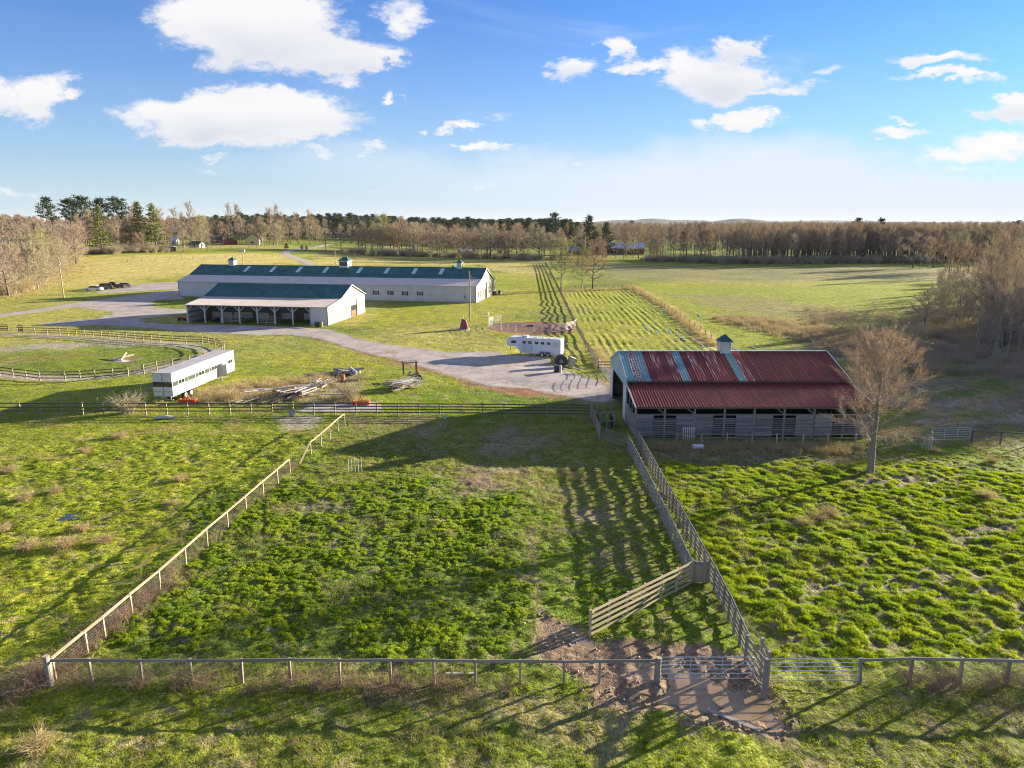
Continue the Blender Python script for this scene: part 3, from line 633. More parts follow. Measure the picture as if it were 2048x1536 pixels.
mb = MB(); s_ = solve_s(930, 0, 1.5, -10, 197, TH); mb.box(s_-.25, s_+.25, -.2, -.004, 1.2, 2.0, M['steel_dark']); mb.tube([(s_, -.08, 2), (s_, -.08, 4.5)], .03, 5, M['steel_dark']); mb.build('meter_box', AR)
def ac_unit(x, y, label):
    t = empty('air_conditioner', (x, y, 0), -TH, label, 'air conditioner')
    mb = MB(); mb.box(-.45, .45, -.45, .45, .08, 1.15, M['steel_dark'])
    for k in range(8): mb.box(-.46, .46, -.46, .46, .18+k*.12, .22+k*.12, M['shutter'])
    mb.build('casing', t); mb = MB(); mb.box(-.55, .55, -.55, .55, 0, .08, M['concrete']); mb.build('base', t)
    mb = MB(); mb.tube([(0, 0, 1.15), (0, 0, 1.19)], .35, 12, M['steel']); mb.build('fan_grille', t)
ac_unit(*G(990, 590), 'dark grey air conditioner against the bright gable of the arena')
ac_unit(*G(999, 588), 'pale small air conditioner right of the other one by the arena gable')

# --- small stable
TS = math.radians(8.7); SB = empty('stable_barn', (-39.9, 153.0, 0), -TS, 'low white stable with green roof and an open tan-roofed front bay', 'barn')
L, Wd = 33.1, 23.0; e0, b0, rz, e1 = 4.05, 5.05, 7.6, 4.7; yb, yr = 7.5, 14.3
def wall_f(name, x0, x1, y, z0, z1, m_, parent=SB): mb = MB(); mb.box(x0, x1, y, y+.12, z0, z1, m_); return mb.build(name, parent)
wall_f('front_wall', -3.9, 0, 0, 0, e0-.1, M['siding']); wall_f('back_wall', -L, 0, Wd-.12, 0, e1-.1, M['siding'])
mb = MB()
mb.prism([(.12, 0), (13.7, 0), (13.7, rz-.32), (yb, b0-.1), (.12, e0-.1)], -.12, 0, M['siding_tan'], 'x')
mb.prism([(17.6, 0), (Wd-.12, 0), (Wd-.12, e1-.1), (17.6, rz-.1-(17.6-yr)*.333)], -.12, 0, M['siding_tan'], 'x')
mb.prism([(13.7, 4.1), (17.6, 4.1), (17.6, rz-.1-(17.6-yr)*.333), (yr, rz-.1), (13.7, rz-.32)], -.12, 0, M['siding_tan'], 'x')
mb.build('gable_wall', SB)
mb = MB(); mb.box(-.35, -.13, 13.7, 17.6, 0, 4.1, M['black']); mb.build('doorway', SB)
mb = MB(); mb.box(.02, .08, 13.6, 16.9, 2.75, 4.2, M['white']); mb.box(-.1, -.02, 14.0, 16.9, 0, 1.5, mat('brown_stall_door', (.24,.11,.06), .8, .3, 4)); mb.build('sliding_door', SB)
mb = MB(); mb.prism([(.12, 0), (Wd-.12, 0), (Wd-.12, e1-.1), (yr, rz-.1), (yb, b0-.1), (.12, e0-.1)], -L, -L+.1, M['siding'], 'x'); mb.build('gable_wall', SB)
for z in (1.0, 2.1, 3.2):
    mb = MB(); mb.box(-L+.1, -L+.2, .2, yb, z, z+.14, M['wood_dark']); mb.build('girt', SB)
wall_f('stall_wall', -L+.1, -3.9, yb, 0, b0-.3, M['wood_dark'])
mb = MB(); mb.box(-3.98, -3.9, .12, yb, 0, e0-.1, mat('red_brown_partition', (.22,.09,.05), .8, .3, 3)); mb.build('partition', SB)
for k, (a, b) in enumerate([(-31.5, -26.5), (-20.5, -17.5), (-14.3, -11.6), (-8.9, -5.6), (-26, -21.5)]):
    mb = MB(); mb.box(a, b, yb-.08, yb-.01, .15, 1.5, M['offwhite']); mb.build('stall_panel', SB)
    mb = MB(); mb.box(a, b, yb-.08, yb-.01, 2.9, 3.4, M['wood_grey']); mb.build('stall_header', SB)
npost = 8
for k in range(npost):
    x = -L+.15+k*(L-4.05)/(npost-1); mb = MB(); mb.box(x-.13, x+.13, 0, .26, 0, e0-.35, M['white']); p = mb.build('post', SB)
    mb = MB()
    if k > 0: mb.beam((x-.1, .13, e0-1.35), (x-1.15, .13, e0-.38), .1, .16, M['white'])
    if k < npost-1: mb.beam((x+.1, .13, e0-1.35), (x+1.15, .13, e0-.38), .1, .16, M['white'])
    mb.build('brace', p)
mb = MB(); mb.box(-L, -3.9, .02, .24, e0-.35, e0-.12, M['wood_grey']); mb.build('header_beam', SB)
for k in (2, 4):      # two gated bays
    x0 = -L+.3+k*(L-4.05)/(npost-1); x1 = x0+(L-4.05)/(npost-1)-.3
    for z in (.3, .65, 1.0, 1.35, 1.75): mb = MB(); mb.box(x0, x1, -.02, .02, z, z+.13, M['wood']); mb.build('rail', SB)
    for x in (x0+.05, (x0+x1)/2, x1-.05): mb = MB(); mb.box(x-.06, x+.06, .021, .1, 0, 1.9, M['wood']); mb.build('upright', SB)
    for z in (.3, .7, 1.1, 1.5): mb = MB(); mb.box(x1+.25, x1+.29, .3, 4.6, z, z+.13, M['wood']); mb.build('rail', SB)
mb = MB(); slab_roof(mb, -L-.25, .3, (yb, b0), (yr, rz), .1, M['green_roof']); slab_roof(mb, -L-.25, .3, (Wd+.3, e1-.1), (yr, rz), .1, M['green_roof']); mb.build('upper_roof', SB)
mb = MB(); slab_roof(mb, -L-.25, .3, (-.45, e0-.06), (yb, b0-.02), .08, M['tan_roof']); roof_ribs(mb, -L-.25, .3, .45, [(-.45, e0-.06), (yb, b0-.02)], M['tan_roof']); mb.build('lean_roof', SB)
mb = MB(); 
for a, b in (((.32, -.45, e0-.08), (.32, yb, b0-.02)), ((.32, yb, b0-.02), (.32, yr, rz-.02)), ((.32, yr, rz-.02), (.32, Wd+.3, e1-.12))): mb.beam(a, b, .06, .18, M['trim'])
mb.build('gable_trim', SB); mb = MB(); mb.box(-.1, .03, -.04, .08, 0, e0-.1, M['shutter']); mb.build('corner_trim', SB)
def loc2(ox, oy, th, x, y): return (ox+x*math.cos(th)+y*math.sin(th), oy-x*math.sin(th)+y*math.cos(th))
def barrel(x, y, r, h, m_, label, cat='barrel', name='barrel', lie=None, group=None):
    t = empty(name, (x, y, bz(x, y)), 0, label, cat, group); mb = MB()
    mb.tube([(0, 0, .0), (0, 0, h*.08), (0, 0, h*.33), (0, 0, h*.35), (0, 0, h*.37), (0, 0, h*.65), (0, 0, h*.67), (0, 0, h*.69), (0, 0, h*.95), (0, 0, h)], [r*.97, r*.98, r*.98, r*1.03, r*.98, r*.98, r*1.03, r*.98, r*.98, r*1.02], 14, m_, True); mb.build('drum', t, False)
    mb = MB(); mb.tube([(0, 0, h+.002), (0, 0, h+.03)], r*.85, 14, m_); mb.build('lid', t)
    if lie is not None: t.rotation_euler = (PI/2, 0, lie); t.location.z += r
    return t
M['dark_plastic'] = mat('dark_green_plastic', (.05,.06,.05), .6, .2, 3); M['tan_drum'] = mat('olive_drum', (.25,.22,.12), .6, .2, 3)
barrel(*G(634, 654), .45, 1.1, M['dark_plastic'], 'dark round bin, left one of two at the corner of the stable'); barrel(*G(642.5, 654), .42, 1.1, M['tan_drum'], 'olive drum nearest the right corner of the stable')
# things standing in the open bay
def simple_cart(x, y, rz, m_, label, name, cat, sc=1.):
    t = empty(name, (x, y, bz(x, y)), rz, label, cat)
    mb = MB(); mb.prism([(-.9, .5), (-.6, .35), (.7, .35), (1.0, .75), (.2, .85), (-.2, 1.1), (-.8, 1.0)], -.4, .4, m_); mb.build('body', t)
    for sx in (-.55, .6):
        for sy in (-1, 1): mb = MB(); mb.tube([(sx, sy*.45-.1, .32), (sx, sy*.45+.1, .32)], .32, 12, M['rubber']); mb.build('wheel', t)
    mb = MB(); mb.tube([(-.6, 0, 1.0), (-.7, 0, 1.35)], .03, 5, M['steel_dark']); mb.tube([(-.7, -.2, 1.35), (-.7, .2, 1.35)], .03, 5, M['steel_dark']); mb.build('steering', t)
    t.scale = (sc, sc, sc); return t
M['dark_red'] = mat('red_machine_paint', (.45,.02,.03), .4, .1, 3); M['dkgrey'] = mat('dark_machine_paint', (.05,.05,.055), .5, .1, 3)
simple_cart(*loc2(-39.9, 153, TS, -31, 2.2), 1.9, M['dkgrey'], 'small dark tractor parked in the leftmost bay of the stable', 'garden_tractor', 'tractor', .9)
simple_cart(*loc2(-39.9, 153, TS, -27.6, 2.0), 1.4, M['dkgrey'], 'black quad bike under the stable lean-to, second bay', 'quad_bike', 'quad bike', .85)
simple_cart(*G(364, 641), .3, M['dark_red'], 'red garden machine at the left end of the stable', 'garden_machine', 'machine', .9)
barrel(*loc2(-39.9, 153, TS, -25.1, .5), .2, 1.1, M['white'], 'slim white canister beside a stable post', 'canister', 'canister')

# --- red-roofed barn
def redroof(name, kind):
    m_ = bpy.data.materials.new(name); m_.use_nodes = True; t = NT(m_.node_tree); b = t.n['Principled BSDF']
    tcn = t.new('ShaderNodeTexCoord'); oi = t.new('ShaderNodeObjectInfo'); o3 = t.new('ShaderNodeVectorMath', operation='ADD')
    cx = t.new('ShaderNodeCombineXYZ'); t.set(cx, 0, t.m('MULTIPLY', oi.outputs['Random'], 53.)); t.l.new(tcn.outputs['Object'], o3.inputs[0]); t.l.new(cx.outputs[0], o3.inputs[1])
    mp = t.new('ShaderNodeMapping'); t.l.new(o3.outputs[0], mp.inputs[0]); mp.inputs['Scale'].default_value = (6, .35, .35)
    st = t.noise(mp.outputs[0], 1., 4, .6); bl = t.noise(o3.outputs[0], .9, 5, .65); fn = t.noise(o3.outputs[0], 5., 4, .65)
    if kind == 'red':
        c = t.mix(t.rng(bl, .4, .62), (.19,.024,.022, 1), (.12,.028,.027, 1)); c = t.mix(t.m('MULTIPLY', t.rng(st, .5, .62), .45), c, (.27,.07,.045, 1))
        c = t.mix(t.m('MULTIPLY', t.rng(fn, .55, .7), .35), c, (.09,.04,.05, 1))
    elif kind == 'streak':
        c = t.mix(t.rng(st, .38, .62), (.24,.035,.04, 1), (.32,.09,.06, 1)); c = t.mix(t.m('MULTIPLY', t.rng(st, .57, .60), .9), c, (.55,.50,.46, 1))
        c = t.mix(t.m('MULTIPLY', t.rng(fn, .55, .7), .45), c, (.11,.04,.045, 1))
    elif kind == 'rust':
        c = t.mix(t.rng(fn, .46, .54), (.22,.06,.035, 1), (.50,.46,.42, 1))
    else:
        c = t.mix(t.rng(t.noise(o3.outputs[0], 2.2, 5, .7), .54, .62), (.15,.31,.31, 1), (.42,.45,.43, 1)); c = t.mix(t.rng(fn, .63, .68), c, (.25,.12,.08, 1))
    t.l.new(c, b.inputs['Base Color']); b.inputs['Roughness'].default_value = .6; b.inputs['Specular IOR Level'].default_value = .2; return m_
RM = {k: redroof(k+'_roof_sheet', k) for k in ('red', 'streak', 'rust', 'teal')}
M['cyan'] = clad('pale_blue_siding', (.33,.50,.53), .25, c2=(.3,.42,.44)); M['whitepanel'] = clad('white_barn_panel', (.68,.68,.64), .25)
M['teal_trim'] = mat('blue_grey_trim', (.30,.47,.50), .5, .12, 2)
RB = empty('red_barn', (12.75, 70.9, 0), 0, 'weathered board barn with rusty red corrugated roof and small cupola', 'barn')
RL = 24.75; BRD = 5.95; y_r = 12.6; y_b = 19.25; ze, zm, zr = 3.4, 4.75, 6.9
def corrugated(w_, y0, z0, y1, z1, pitch=.29, amp=.04, seg=6):
    n = int(w_/pitch*seg); v = []; f = []
    for k in range(n+1):
        x = w_*k/n; dz_ = amp*math.cos(2*PI*x/pitch)
        v += [(x, y0, z0+dz_), (x, y1, z1+dz_)]
    for k in range(n): f.append((2*k, 2*k+2, 2*k+3, 2*k+1))
    return v, f
def sheet_mesh(name, w_, y0, z0, y1, z1, m_): v, f = corrugated(w_, y0, z0, y1, z1); return mesh_np(name, v, f, [m_], None, True)
NP = 28; pw = RL/NP
SM = {k: sheet_mesh('roof_sheet', pw+.02, BRD-.25, zm+.12-.25*.32, y_r, zr, RM[k]) for k in RM}
SL = {k: sheet_mesh('roof_sheet', pw+.02, -.35, ze-.02, BRD+.1, zm-.22, RM[k]) for k in ('red', 'streak')}
SBk = {k: sheet_mesh('roof_sheet', pw+.02, y_b+.3, zm-.05, y_r, zr, RM[k]) for k in ('red',)}
for k in range(NP):
    kind = {0: 'teal', 1: 'rust', 2: 'teal', 7: 'teal', 14: 'teal'}.get(k, 'streak' if k in (4, 6, 9, 11, 12, 15) else 'red')
    o = new_obj('roof_sheet', SM[kind], RB); o.location = (k*pw, 0, (k % 2)*.006)
    o = new_obj('roof_sheet', SL['red'], RB); o.location = (k*pw, 0, (k % 2)*.006)
    o = new_obj('roof_sheet', SBk['red'], RB); o.location = (k*pw, 0, (k % 2)*.006)
mb = MB()
for y0, z0, y1, z1 in ((-.35, ze-.06, BRD+.1, zm-.26), (BRD-.2, zm+.02, y_r, zr-.06), (y_b+.3, zm-.12, y_r, zr-.06)): slab_roof(mb, .05, RL-.05, (y0, z0), (y1, z1), .06, M['wood_dark'])
mb.build('roof_deck', RB)
mb = MB(); mb.box(0, RL, BRD+.02, BRD+.12, zm-.3, zm+.1, M['wood_dark']); mb.build('clerestory_board', RB)
mb = MB(); mb.beam((-.1, y_r, zr+.05), (RL+.1, y_r, zr+.05), .3, .05, M['teal_trim']); mb.build('ridge_cap', RB)
mb = MB()
for x in (-.06, RL+.06):
    mb.beam((x, BRD-.25, zm+.04), (x, y_r, zr), .08, .2, M['teal_trim'] if x < 0 else M['white']); mb.beam((x, y_b+.3, zm-.08), (x, y_r, zr), .08, .2, M['teal_trim'])
    mb.beam((x, -.38, ze-.06), (x, BRD+.1, zm-.26), .08, .2, M['white'] if x < 0 else M['trim'])
mb.build('barge_board', RB)
# left gable, cyan sheet above, two white corner panels, wide opening between
mb = MB(); mb.prism([(BRD+.2, 3.9), (y_b, 3.9), (y_b, zm-.05), (y_r, zr-.12), (BRD+.2, zm+.05)], 0, .08, M['cyan'], 'x'); mb.build('gable_panel', RB)
for a, b in ((BRD+.15, BRD+2.4), (y_b-2.2, y_b)): mb = MB(); mb.box(0, .08, a, b, 0, 3.9, M['whitepanel']); mb.build('wall_panel', RB)
mb = MB(); mb.box(-.06, .1, BRD-.05, BRD+.14, 0, zm, M['teal_trim']); mb.build('corner_post', RB)
mb = MB(); mb.prism([(0.2, 0), (y_b, 0), (y_b, zm-.1), (y_r, zr-.15), (BRD+.2, zm), (.2, ze-.1)], RL-.1, RL, M['wood_grey'], 'x'); mb.build('gable_wall', RB)
mb = MB(); mb.box(0, RL, y_b-.1, y_b, 0, zm-.15, M['wood_grey']); mb.build('back_wall', RB)
mb = MB(); mb.box(.3, RL-.2, BRD+1.5, BRD+1.6, 0, 4.2, M['black']); mb.build('dark_inside_sheet', RB)  # black sheet standing for the unlit inside of the barn
nb = 8; bw = RL/nb
for k in range(nb+1):
    x = k*bw; x = min(max(x, .1), RL-.1); mb = MB(); mb.box(x-.09, x+.09, .02, .2, 0, ze-.12, M['wood_grey']); mb.build('post', RB)
    if k in (1, 2, 5, 6, 7):
        mb = MB(); s_ = -1; mb.beam((x, .11, 2.55), (x+s_*.95, .11, ze-.15), .08, .12, M['wood_grey']); mb.build('brace', RB)
mb = MB(); mb.box(0, RL, -.02, .16, ze-.26, ze-.1, M['wood_grey']); mb.build('eave_beam', RB)
rb_ = random.Random(5)
def boards(x0, x1, z0, z1, bh, gap, y=-.04, jit=.02):
    z = z0
    while z < z1-bh*.6:
        mb = MB(); j = rb_.uniform(-jit, jit); mb.box(x0+abs(j), x1-.01, y+rb_.uniform(-.012, .012), y+.045, z, z+bh, M['board']); mb.build('board', RB); z += bh+gap
doorx = [1, 3, 5, 7]
for k in range(nb):
    a = k*bw+.1; b = (k+1)*bw-.1
    L_ = k in doorx; R_ = (k+1) in doorx
    if L_: boards(a, a+1.05, .35, 2.15, .13, .11, -.03); a += 1.07
    e_ = b-1.05 if R_ else b
    if R_: boards(b-1.05, b, .35, 2.15, .13, .11, -.03)
    boards(a, e_-.02, .2, 2.45, .165, .012)
mb = MB(); mb.box(0, RL, -.06, .0, 2.46, 2.6, M['board']); mb.build('top_board', RB)
for k in range(3):      # left side of the lean-to
    x = BRD*k/3; 
    for q in range(12):
        mb = MB(); mb.box(-.04, .02, .2+k*1.9, 2.05+k*1.9, .15+q*.19, .32+q*.19, M['board']); mb.build('board', RB)
    mb = MB(); mb.box(-.02, .12, .15+k*1.9, .3+k*1.9, 2.4, ze+k*.35-.1, M['wood_grey']); mb.build('stud', RB)
cupola(RB, 12.55, y_r, zr-.25, 1.15, 1.5, .85, .28, False, M['whitepanel'], M['green_roof'])
tag(RB)
# pallet leaning against the boards
t = empty('slatted_pallet', (22.0*0+G(1372, 872)[0], 70.5, .02), 0, 'pale slatted pallet leaning upright against the grey barn boards', 'pallet')
for k in range(6): mb = MB(); mb.box(-.62+k*.22, -.50+k*.22, -.02, .02, 0, 1.25, M['offwhite']); mb.build('slat', t)
for z in (.15, 1.0): mb = MB(); mb.box(-.66, .72, .021, .07, z, z+.1, M['offwhite']); mb.build('crosspiece', t)
t.rotation_euler = (-.15, 0, 0)

# ------------------------------------------------------------------ FENCES AND GATES
_uc = {}
def ucube(m_):
    if m_.name not in _uc:
        mb = MB(); mb.box(-.5, .5, -.5, .5, -.5, .5, m_); _uc[m_.name] = mb.mesh('plank')
    return _uc[m_.name]
_ut = {}
def utube(m_):
    if m_.name not in _ut:
        mb = MB(); mb.tube([(-.5, 0, 0), (.5, 0, 0)], .5, 8, m_); _ut[m_.name] = mb.mesh('tube')
    return _ut[m_.name]
def stick(name, p, q, w_, h_, me, parent, roll=0.):
    p = Vector(p); q = Vector(q); d = q-p; Ln = d.length; d.normalize()
    up = Vector((0, 0, 1)) if abs(d.z) < .95 else Vector((0, 1, 0)); r = up.cross(d).normalized(); u = d.cross(r)
    if roll:
        u, r = u*math.cos(roll)+r*math.sin(roll), r*math.cos(roll)-u*math.sin(roll)
    m_ = Matrix(((d.x*Ln, r.x*w_, u.x*h_, (p.x+q.x)/2), (d.y*Ln, r.y*w_, u.y*h_, (p.y+q.y)/2), (d.z*Ln, r.z*w_, u.z*h_, (p.z+q.z)/2), (0, 0, 0, 1)))
    o = new_obj(name, me, parent)
    if parent is not None: m_ = parent.matrix_world_inv @ m_ if hasattr(parent, 'matrix_world_inv') else Matrix.Translation(-parent.location) @ m_
    o.matrix_basis = m_; return o
def resample(pts, sp_):
    out = [pts[0]]
    for a, b in zip(pts[:-1], pts[1:]):
        n = max(1, int(round(math.dist(a, b)/sp_)))
        for k in range(1, n+1): out.append((a[0]+(b[0]-a[0])*k/n, a[1]+(b[1]-a[1])*k/n))
    return out
fr_ = random.Random(3)
def fence(label, pts, sp_, H, rails, post=.12, rail=(.035, .14), pm='wood', rm='wood', name='board_fence', group=None, side=0, mesh=None, jit=.02, cat='fence', lean=.0, closed=False, tops=True, span=1, flat_top=False, resam=True, sag=None):
    P = resample(pts, sp_) if resam else pts
    o0 = P[0]; t = empty(name, (o0[0], o0[1], bz(*o0)), 0, label, cat, group)
    pmesh = ucube(M[pm]); rmesh = ucube(M[rm]); Q = []
    for i, (x, y) in enumerate(P):
        z = bz(x, y); j = fr_.uniform(-jit, jit); d = P[min(i+1, len(P)-1)]; e = P[max(i-1, 0)]
        dx_, dy_ = d[0]-e[0], d[1]-e[1]; ln = math.hypot(dx_, dy_) or 1; nx_, ny_ = -dy_/ln, dx_/ln
        top = (x+fr_.uniform(-lean, lean), y+fr_.uniform(-lean, lean)*.5, z+H+j)
        if tops: stick('post', (x, y, z-.25), top, post, post, pmesh, t)
        Q.append((x+nx_*side*post*.6, y+ny_*side*post*.6, z, j, top[0]-x, top[1]-y))
    for (a, b) in zip(Q[:-1], Q[1:]):
        for h in rails:
            ka = h/H; kb = h/H; ja = a[3]*ka+fr_.uniform(-jit, jit)*.5; jb = b[3]*kb+fr_.uniform(-jit, jit)*.5
            w_, h_ = rail
            ft = flat_top and h == rails[-1]
            o = stick('rail', (a[0]+a[4]*ka, a[1]+a[5]*ka, a[2]+h+ja), (b[0]+b[4]*kb, b[1]+b[5]*kb, b[2]+h+jb), w_, h_, rmesh, t, PI/2*.86 if ft else 0)
    if mesh:
        z0, z1, hs, vs, m_ = mesh; mb = MB()
        for (a, b) in zip(Q[:-1], Q[1:]):
            p = Vector((a[0], a[1], a[2])); q = Vector((b[0], b[1], b[2])); Ln = (q-p).length; d = (q-p)/Ln
            k = z0
            while k <= z1: mb.tube([p+Vector((0, 0, k))-Vector(t.location), q+Vector((0, 0, k))-Vector(t.location)], .004, 3, m_, False); k += hs
            s_ = vs/2
            while s_ < Ln: c = p+d*s_-Vector(t.location); mb.tube([c+Vector((0, 0, z0)), c+Vector((0, 0, z1))], .003, 3, m_, False); s_ += vs
        tag(mb.build('wire_mesh', t), kind='stuff')
    return t
mainz = (.32, .68, 1.02, 1.36)
def on80(px): return G(px, 829)
fence('long brown board fence crossing the whole middle ground, right stretch with four rails', GL([(1180,833),(880,830),(545,829)]), 2.44, 1.48, mainz, .12, (.035,.13), 'wood', 'wood_dark', 'board_fence', side=1)
fence('long brown board fence crossing the middle ground, left stretch with three rails', GL([(545,829),(250,829),(0,829),(-260,829)]), 2.44, 1.45, (.45,.9,1.36), .12, (.035,.13), 'wood', 'wood_dark', 'board_fence', side=1)
fence('corral fence running from the long board fence down to the crowding pen', GL([(1182,836),(1190,855),(1199,879)]), 1.2, 1.55, (.3,.65,1.0,1.4), .12, (.035,.13), 'wood', 'wood_grey', 'board_fence', side=1)
# diagonal fence of the left
wm = (.1, 1.15, .15, .3, M['wire'])
DG1 = GL([(112,1360),(176,1306),(211,1277),(265,1228),(320,1179),(372,1131),(415,1092),(456,1056),(492,1023),(527,992),(556,967),(580,945)])
fence('pale diagonal wire fence with a wide top board, near section', DG1, 2.44, 1.28, (1.25,), .10, (.04,.15), 'wood_tan', 'wood_tan', 'wire_fence', mesh=wm, resam=False, lean=.05, flat_top=True)
DG2 = GL([(599,930),(622,911),(642.5,893),(660,878),(676,862),(689.5,851)])
fence('pale diagonal wire fence beyond the gap, ending near the long fence', DG2[1:], 2.44, 1.38, (1.34,), .10, (.04,.15), 'wood_tan', 'wood_tan', 'wire_fence', mesh=(.1,1.0,.3,.6,M['wire']), resam=False, flat_top=True)
t_ = new_obj('fallen_rail', ucube(M['wood_tan'])); bpy.data.objects.remove(t_)
t = empty('fallen_rail', (*DG2[0], 0), 0, 'pale board sloping from its post down to the grass at the fence gap', 'board')
stick('board', (DG2[0][0], DG2[0][1], .05), (DG2[1][0], DG2[1][1], 1.34), .04, .15, ucube(M['wood_tan']), t, 1.2); stick('nail_block', (DG2[0][0]-.1, DG2[0][1], .04), (DG2[0][0]+.15, DG2[0][1]+.1, .05), .06, .08, ucube(M['wood_tan']), t)
# front fence
FR = GL([(105,1367),(185,1366),(285,1366),(385,1366),(485,1366),(582,1366),(680,1367),(782,1367),(868,1367),(950,1367),(1040,1368),(1127,1368),(1198,1368),(1309,1367)])
fence('front wire fence with one grey top rail, from the corner post to the steel gate', FR, 2.44, 1.36, (1.30,), .115, (.04,.15), 'wood', 'wood_grey', 'wire_fence', mesh=(.1,1.2,.15,.3,M['wire']), resam=False, lean=.05, side=-1, jit=.03)
def post_obj(px, py, h, r, label, mtl='wood', name='fence_post', cat='post'):
    x, y = G(px, py); t = empty(name, (x, y, bz(x, y)), 0, label, cat); mb = MB()
    mb.tube([(0, 0, -.2), (0, 0, h-.03)], r, 10, M[mtl]); mb.build('shaft', t); mb = MB(); mb.tube([(0, 0, h-.03), (0, 0, h)], r*.93, 10, M['wood_tan']); mb.build('top', t); return t
post_obj(101, 1371, 1.62, .15, 'thick round corner post where the diagonal and front fences meet', 'wood_grey')
post_obj(1315, 1368, 1.45, .13, 'round grey hinge post at the left end of the near steel gate', 'wood_grey')
fence('front wire fence right of the second steel gate, leaning posts', GL([(1720,1366),(1819,1365),(1919,1367),(2013,1370),(2110,1372),(2200,1374)]), 2.44, 1.42, (1.36,), .13, (.04,.15), 'wood_grey', 'wood_grey', 'wire_fence', mesh=(.1,1.2,.15,.3,M['wire']), resam=False, lean=.16, side=-1)
# alley (chute) fences and wing fence
al = (.28, .6, .92, 1.26, 1.56)
fence('left side of the long grey cattle alley, running down from the barn', GL([(1256,899),(1290,968),(1335,1062),(1383,1165)]), 1.22, 1.6, al, .12, (.035,.14), 'wood_grey', 'wood_grey', 'alley_fence', side=-1)
fence('right side of the long grey cattle alley, from the barn to the tall gate posts', GL([(1273,892),(1310,962),(1365,1066),(1427,1184),(1456,1243),(1490,1322)]), 1.22, 1.6, al, .12, (.035,.14), 'wood_grey', 'wood_grey', 'alley_fence', side=1)
fence('sunlit wing fence of five boards fanning left from the alley', GL([(1180,1271),(1383,1166)]), 1.5, 1.55, (.12, .46, .8, 1.14, 1.48), .13, (.035,.15), 'wood_tan', 'wood_tan', 'wing_fence', side=-1)
# board gate closing the alley
a = G(1386, 1167); b = G(1413, 1168); t = empty('board_gate', (a[0], a[1], 0), 0, 'small solid gate of upright boards between alley and wing fence', 'gate')
n = 7
for k in range(n):
    x0 = a[0]+(b[0]-a[0])*(k+.5)/n; y0 = a[1]+(b[1]-a[1])*(k+.5)/n; stick('board', (x0, y0, .12), (x0, y0, 1.5+fr_.uniform(-.01, .02)), .112, .03, ucube(M['wood']), t)
for z in (.35, 1.35): stick('crossbar', (a[0], a[1]-.035, z), (b[0], b[1]-.035, z), .03, .12, ucube(M['wood_grey']), t)
for p in (a, b): stick('post', (p[0], p[1]-.02, -.2), (p[0], p[1]-.02, 1.58), .1, .1, ucube(M['wood_grey']), t)
def tall_panel(label, a, b, ha, hb, rails):
    t = empty('tall_alley_panel', (a[0], a[1], 0), 0, label, 'fence panel')
    for p, h in ((a, ha), (b, hb)): stick('post', (p[0], p[1], -.25), (p[0], p[1], h), .16, .16, ucube(M['wood_grey']), t)
    for k in range(rails): f = (k+.6)/rails; stick('rail', (a[0], a[1]-.1, ha*f), (b[0], b[1]-.1, hb*f), .04, .15, ucube(M['wood_grey']), t)
tall_panel('tall grey board panel stepping down to the biggest gate post', G(1491,1330), G(1527,1394), 1.7, 2.05, 5)
tall_panel('short tall panel of grey boards behind the biggest gate post', G(1519,1349), G(1533,1372), 2.05, 1.9, 5)
def pipe_gate(label, a, b, h, z0, nb_, mtl='steel', group=None, uprights=2, r=.045, name='pipe_gate', wavy=False, pen=None):
    t = empty(name, (a[0], a[1], bz(*a)), 0, label, 'gate' if pen is None else None, group)
    if pen: t.parent = pen; t.location = (a[0]-pen.location[0], a[1]-pen.location[1], .0)
    if 1: pass; z_ = bz(*a); m_ = M[mtl]; L_ = math.dist(a, b); d = ((b[0]-a[0])/L_, (b[1]-a[1])/L_)
    def P_(s_, z): return (d[0]*s_, d[1]*s_, z)
    mb = MB(); c = .16; path = []
    for (s_, z, a0) in ((c, h-c, PI), (L_-c, h-c, PI/2), (L_-c, z0+.03, 0), (c, z0+.03, -PI/2)):
        if z > z0+.1:
            for k in range(5): q = a0-PI/2*k/4; path.append(P_(s_+c*math.cos(q), z+c*math.sin(q)))
        else: path.append(P_(L_ if a0 == 0 else 0, z0))
    path.append(path[0]); mb.tube(path, r/2*1.15, 6, m_, False, (-d[1], d[0], 0)); mb.build('frame', t)
    me = utube(m_)
    for k in range(1, nb_-1):
        z = z0+(h-z0)*(k/(nb_-1))**.9; o = new_obj('bar', me, t); M3 = Vector(P_(L_/2, z))
        o.matrix_basis = Matrix.Translation(M3) @ Matrix.Rotation(math.atan2(d[1], d[0]), 4, 'Z') @ Matrix.Diagonal((L_, r*.9, r*.9, 1))
    for k in range(uprights):
        s_ = L_*(k+1)/(uprights+1); o = new_obj('upright', ucube(m_), t); o.matrix_basis = Matrix.Translation(Vector(P_(s_, (h+z0)/2))) @ Matrix.Rotation(math.atan2(d[1], d[0]), 4, 'Z') @ Matrix.Diagonal((.035, .02, h-z0, 1))
    return t
def off(p, dy_=.0, dx_=.0): return (p[0]+dx_, p[1]+dy_)
pipe_gate('galvanised pipe gate over the muddy puddle, left of the tall post', off(G(1316,1366)), off(G(1505,1366)), 1.42, .26, 6)
pipe_gate('galvanised pipe gate standing in grass right of the tall post', off(G(1536,1368)), off(G(1716,1368)), 1.38, .22, 6)
pipe_gate('dull steel gate panel closing the crowding pen by the barn corner', G(1203,881), G(1230,893), 1.45, .25, 6, 'steel_dark'); pipe_gate('second dull steel panel of the crowding pen, against the alley end', G(1231,893), G(1255,899), 1.45, .25, 6, 'steel_dark')
pipe_gate('grey pipe gate just before the lower left corner of the red roofed barn', G(1282,891), G(1350,893), 1.45, .25, 6, 'steel_dark')
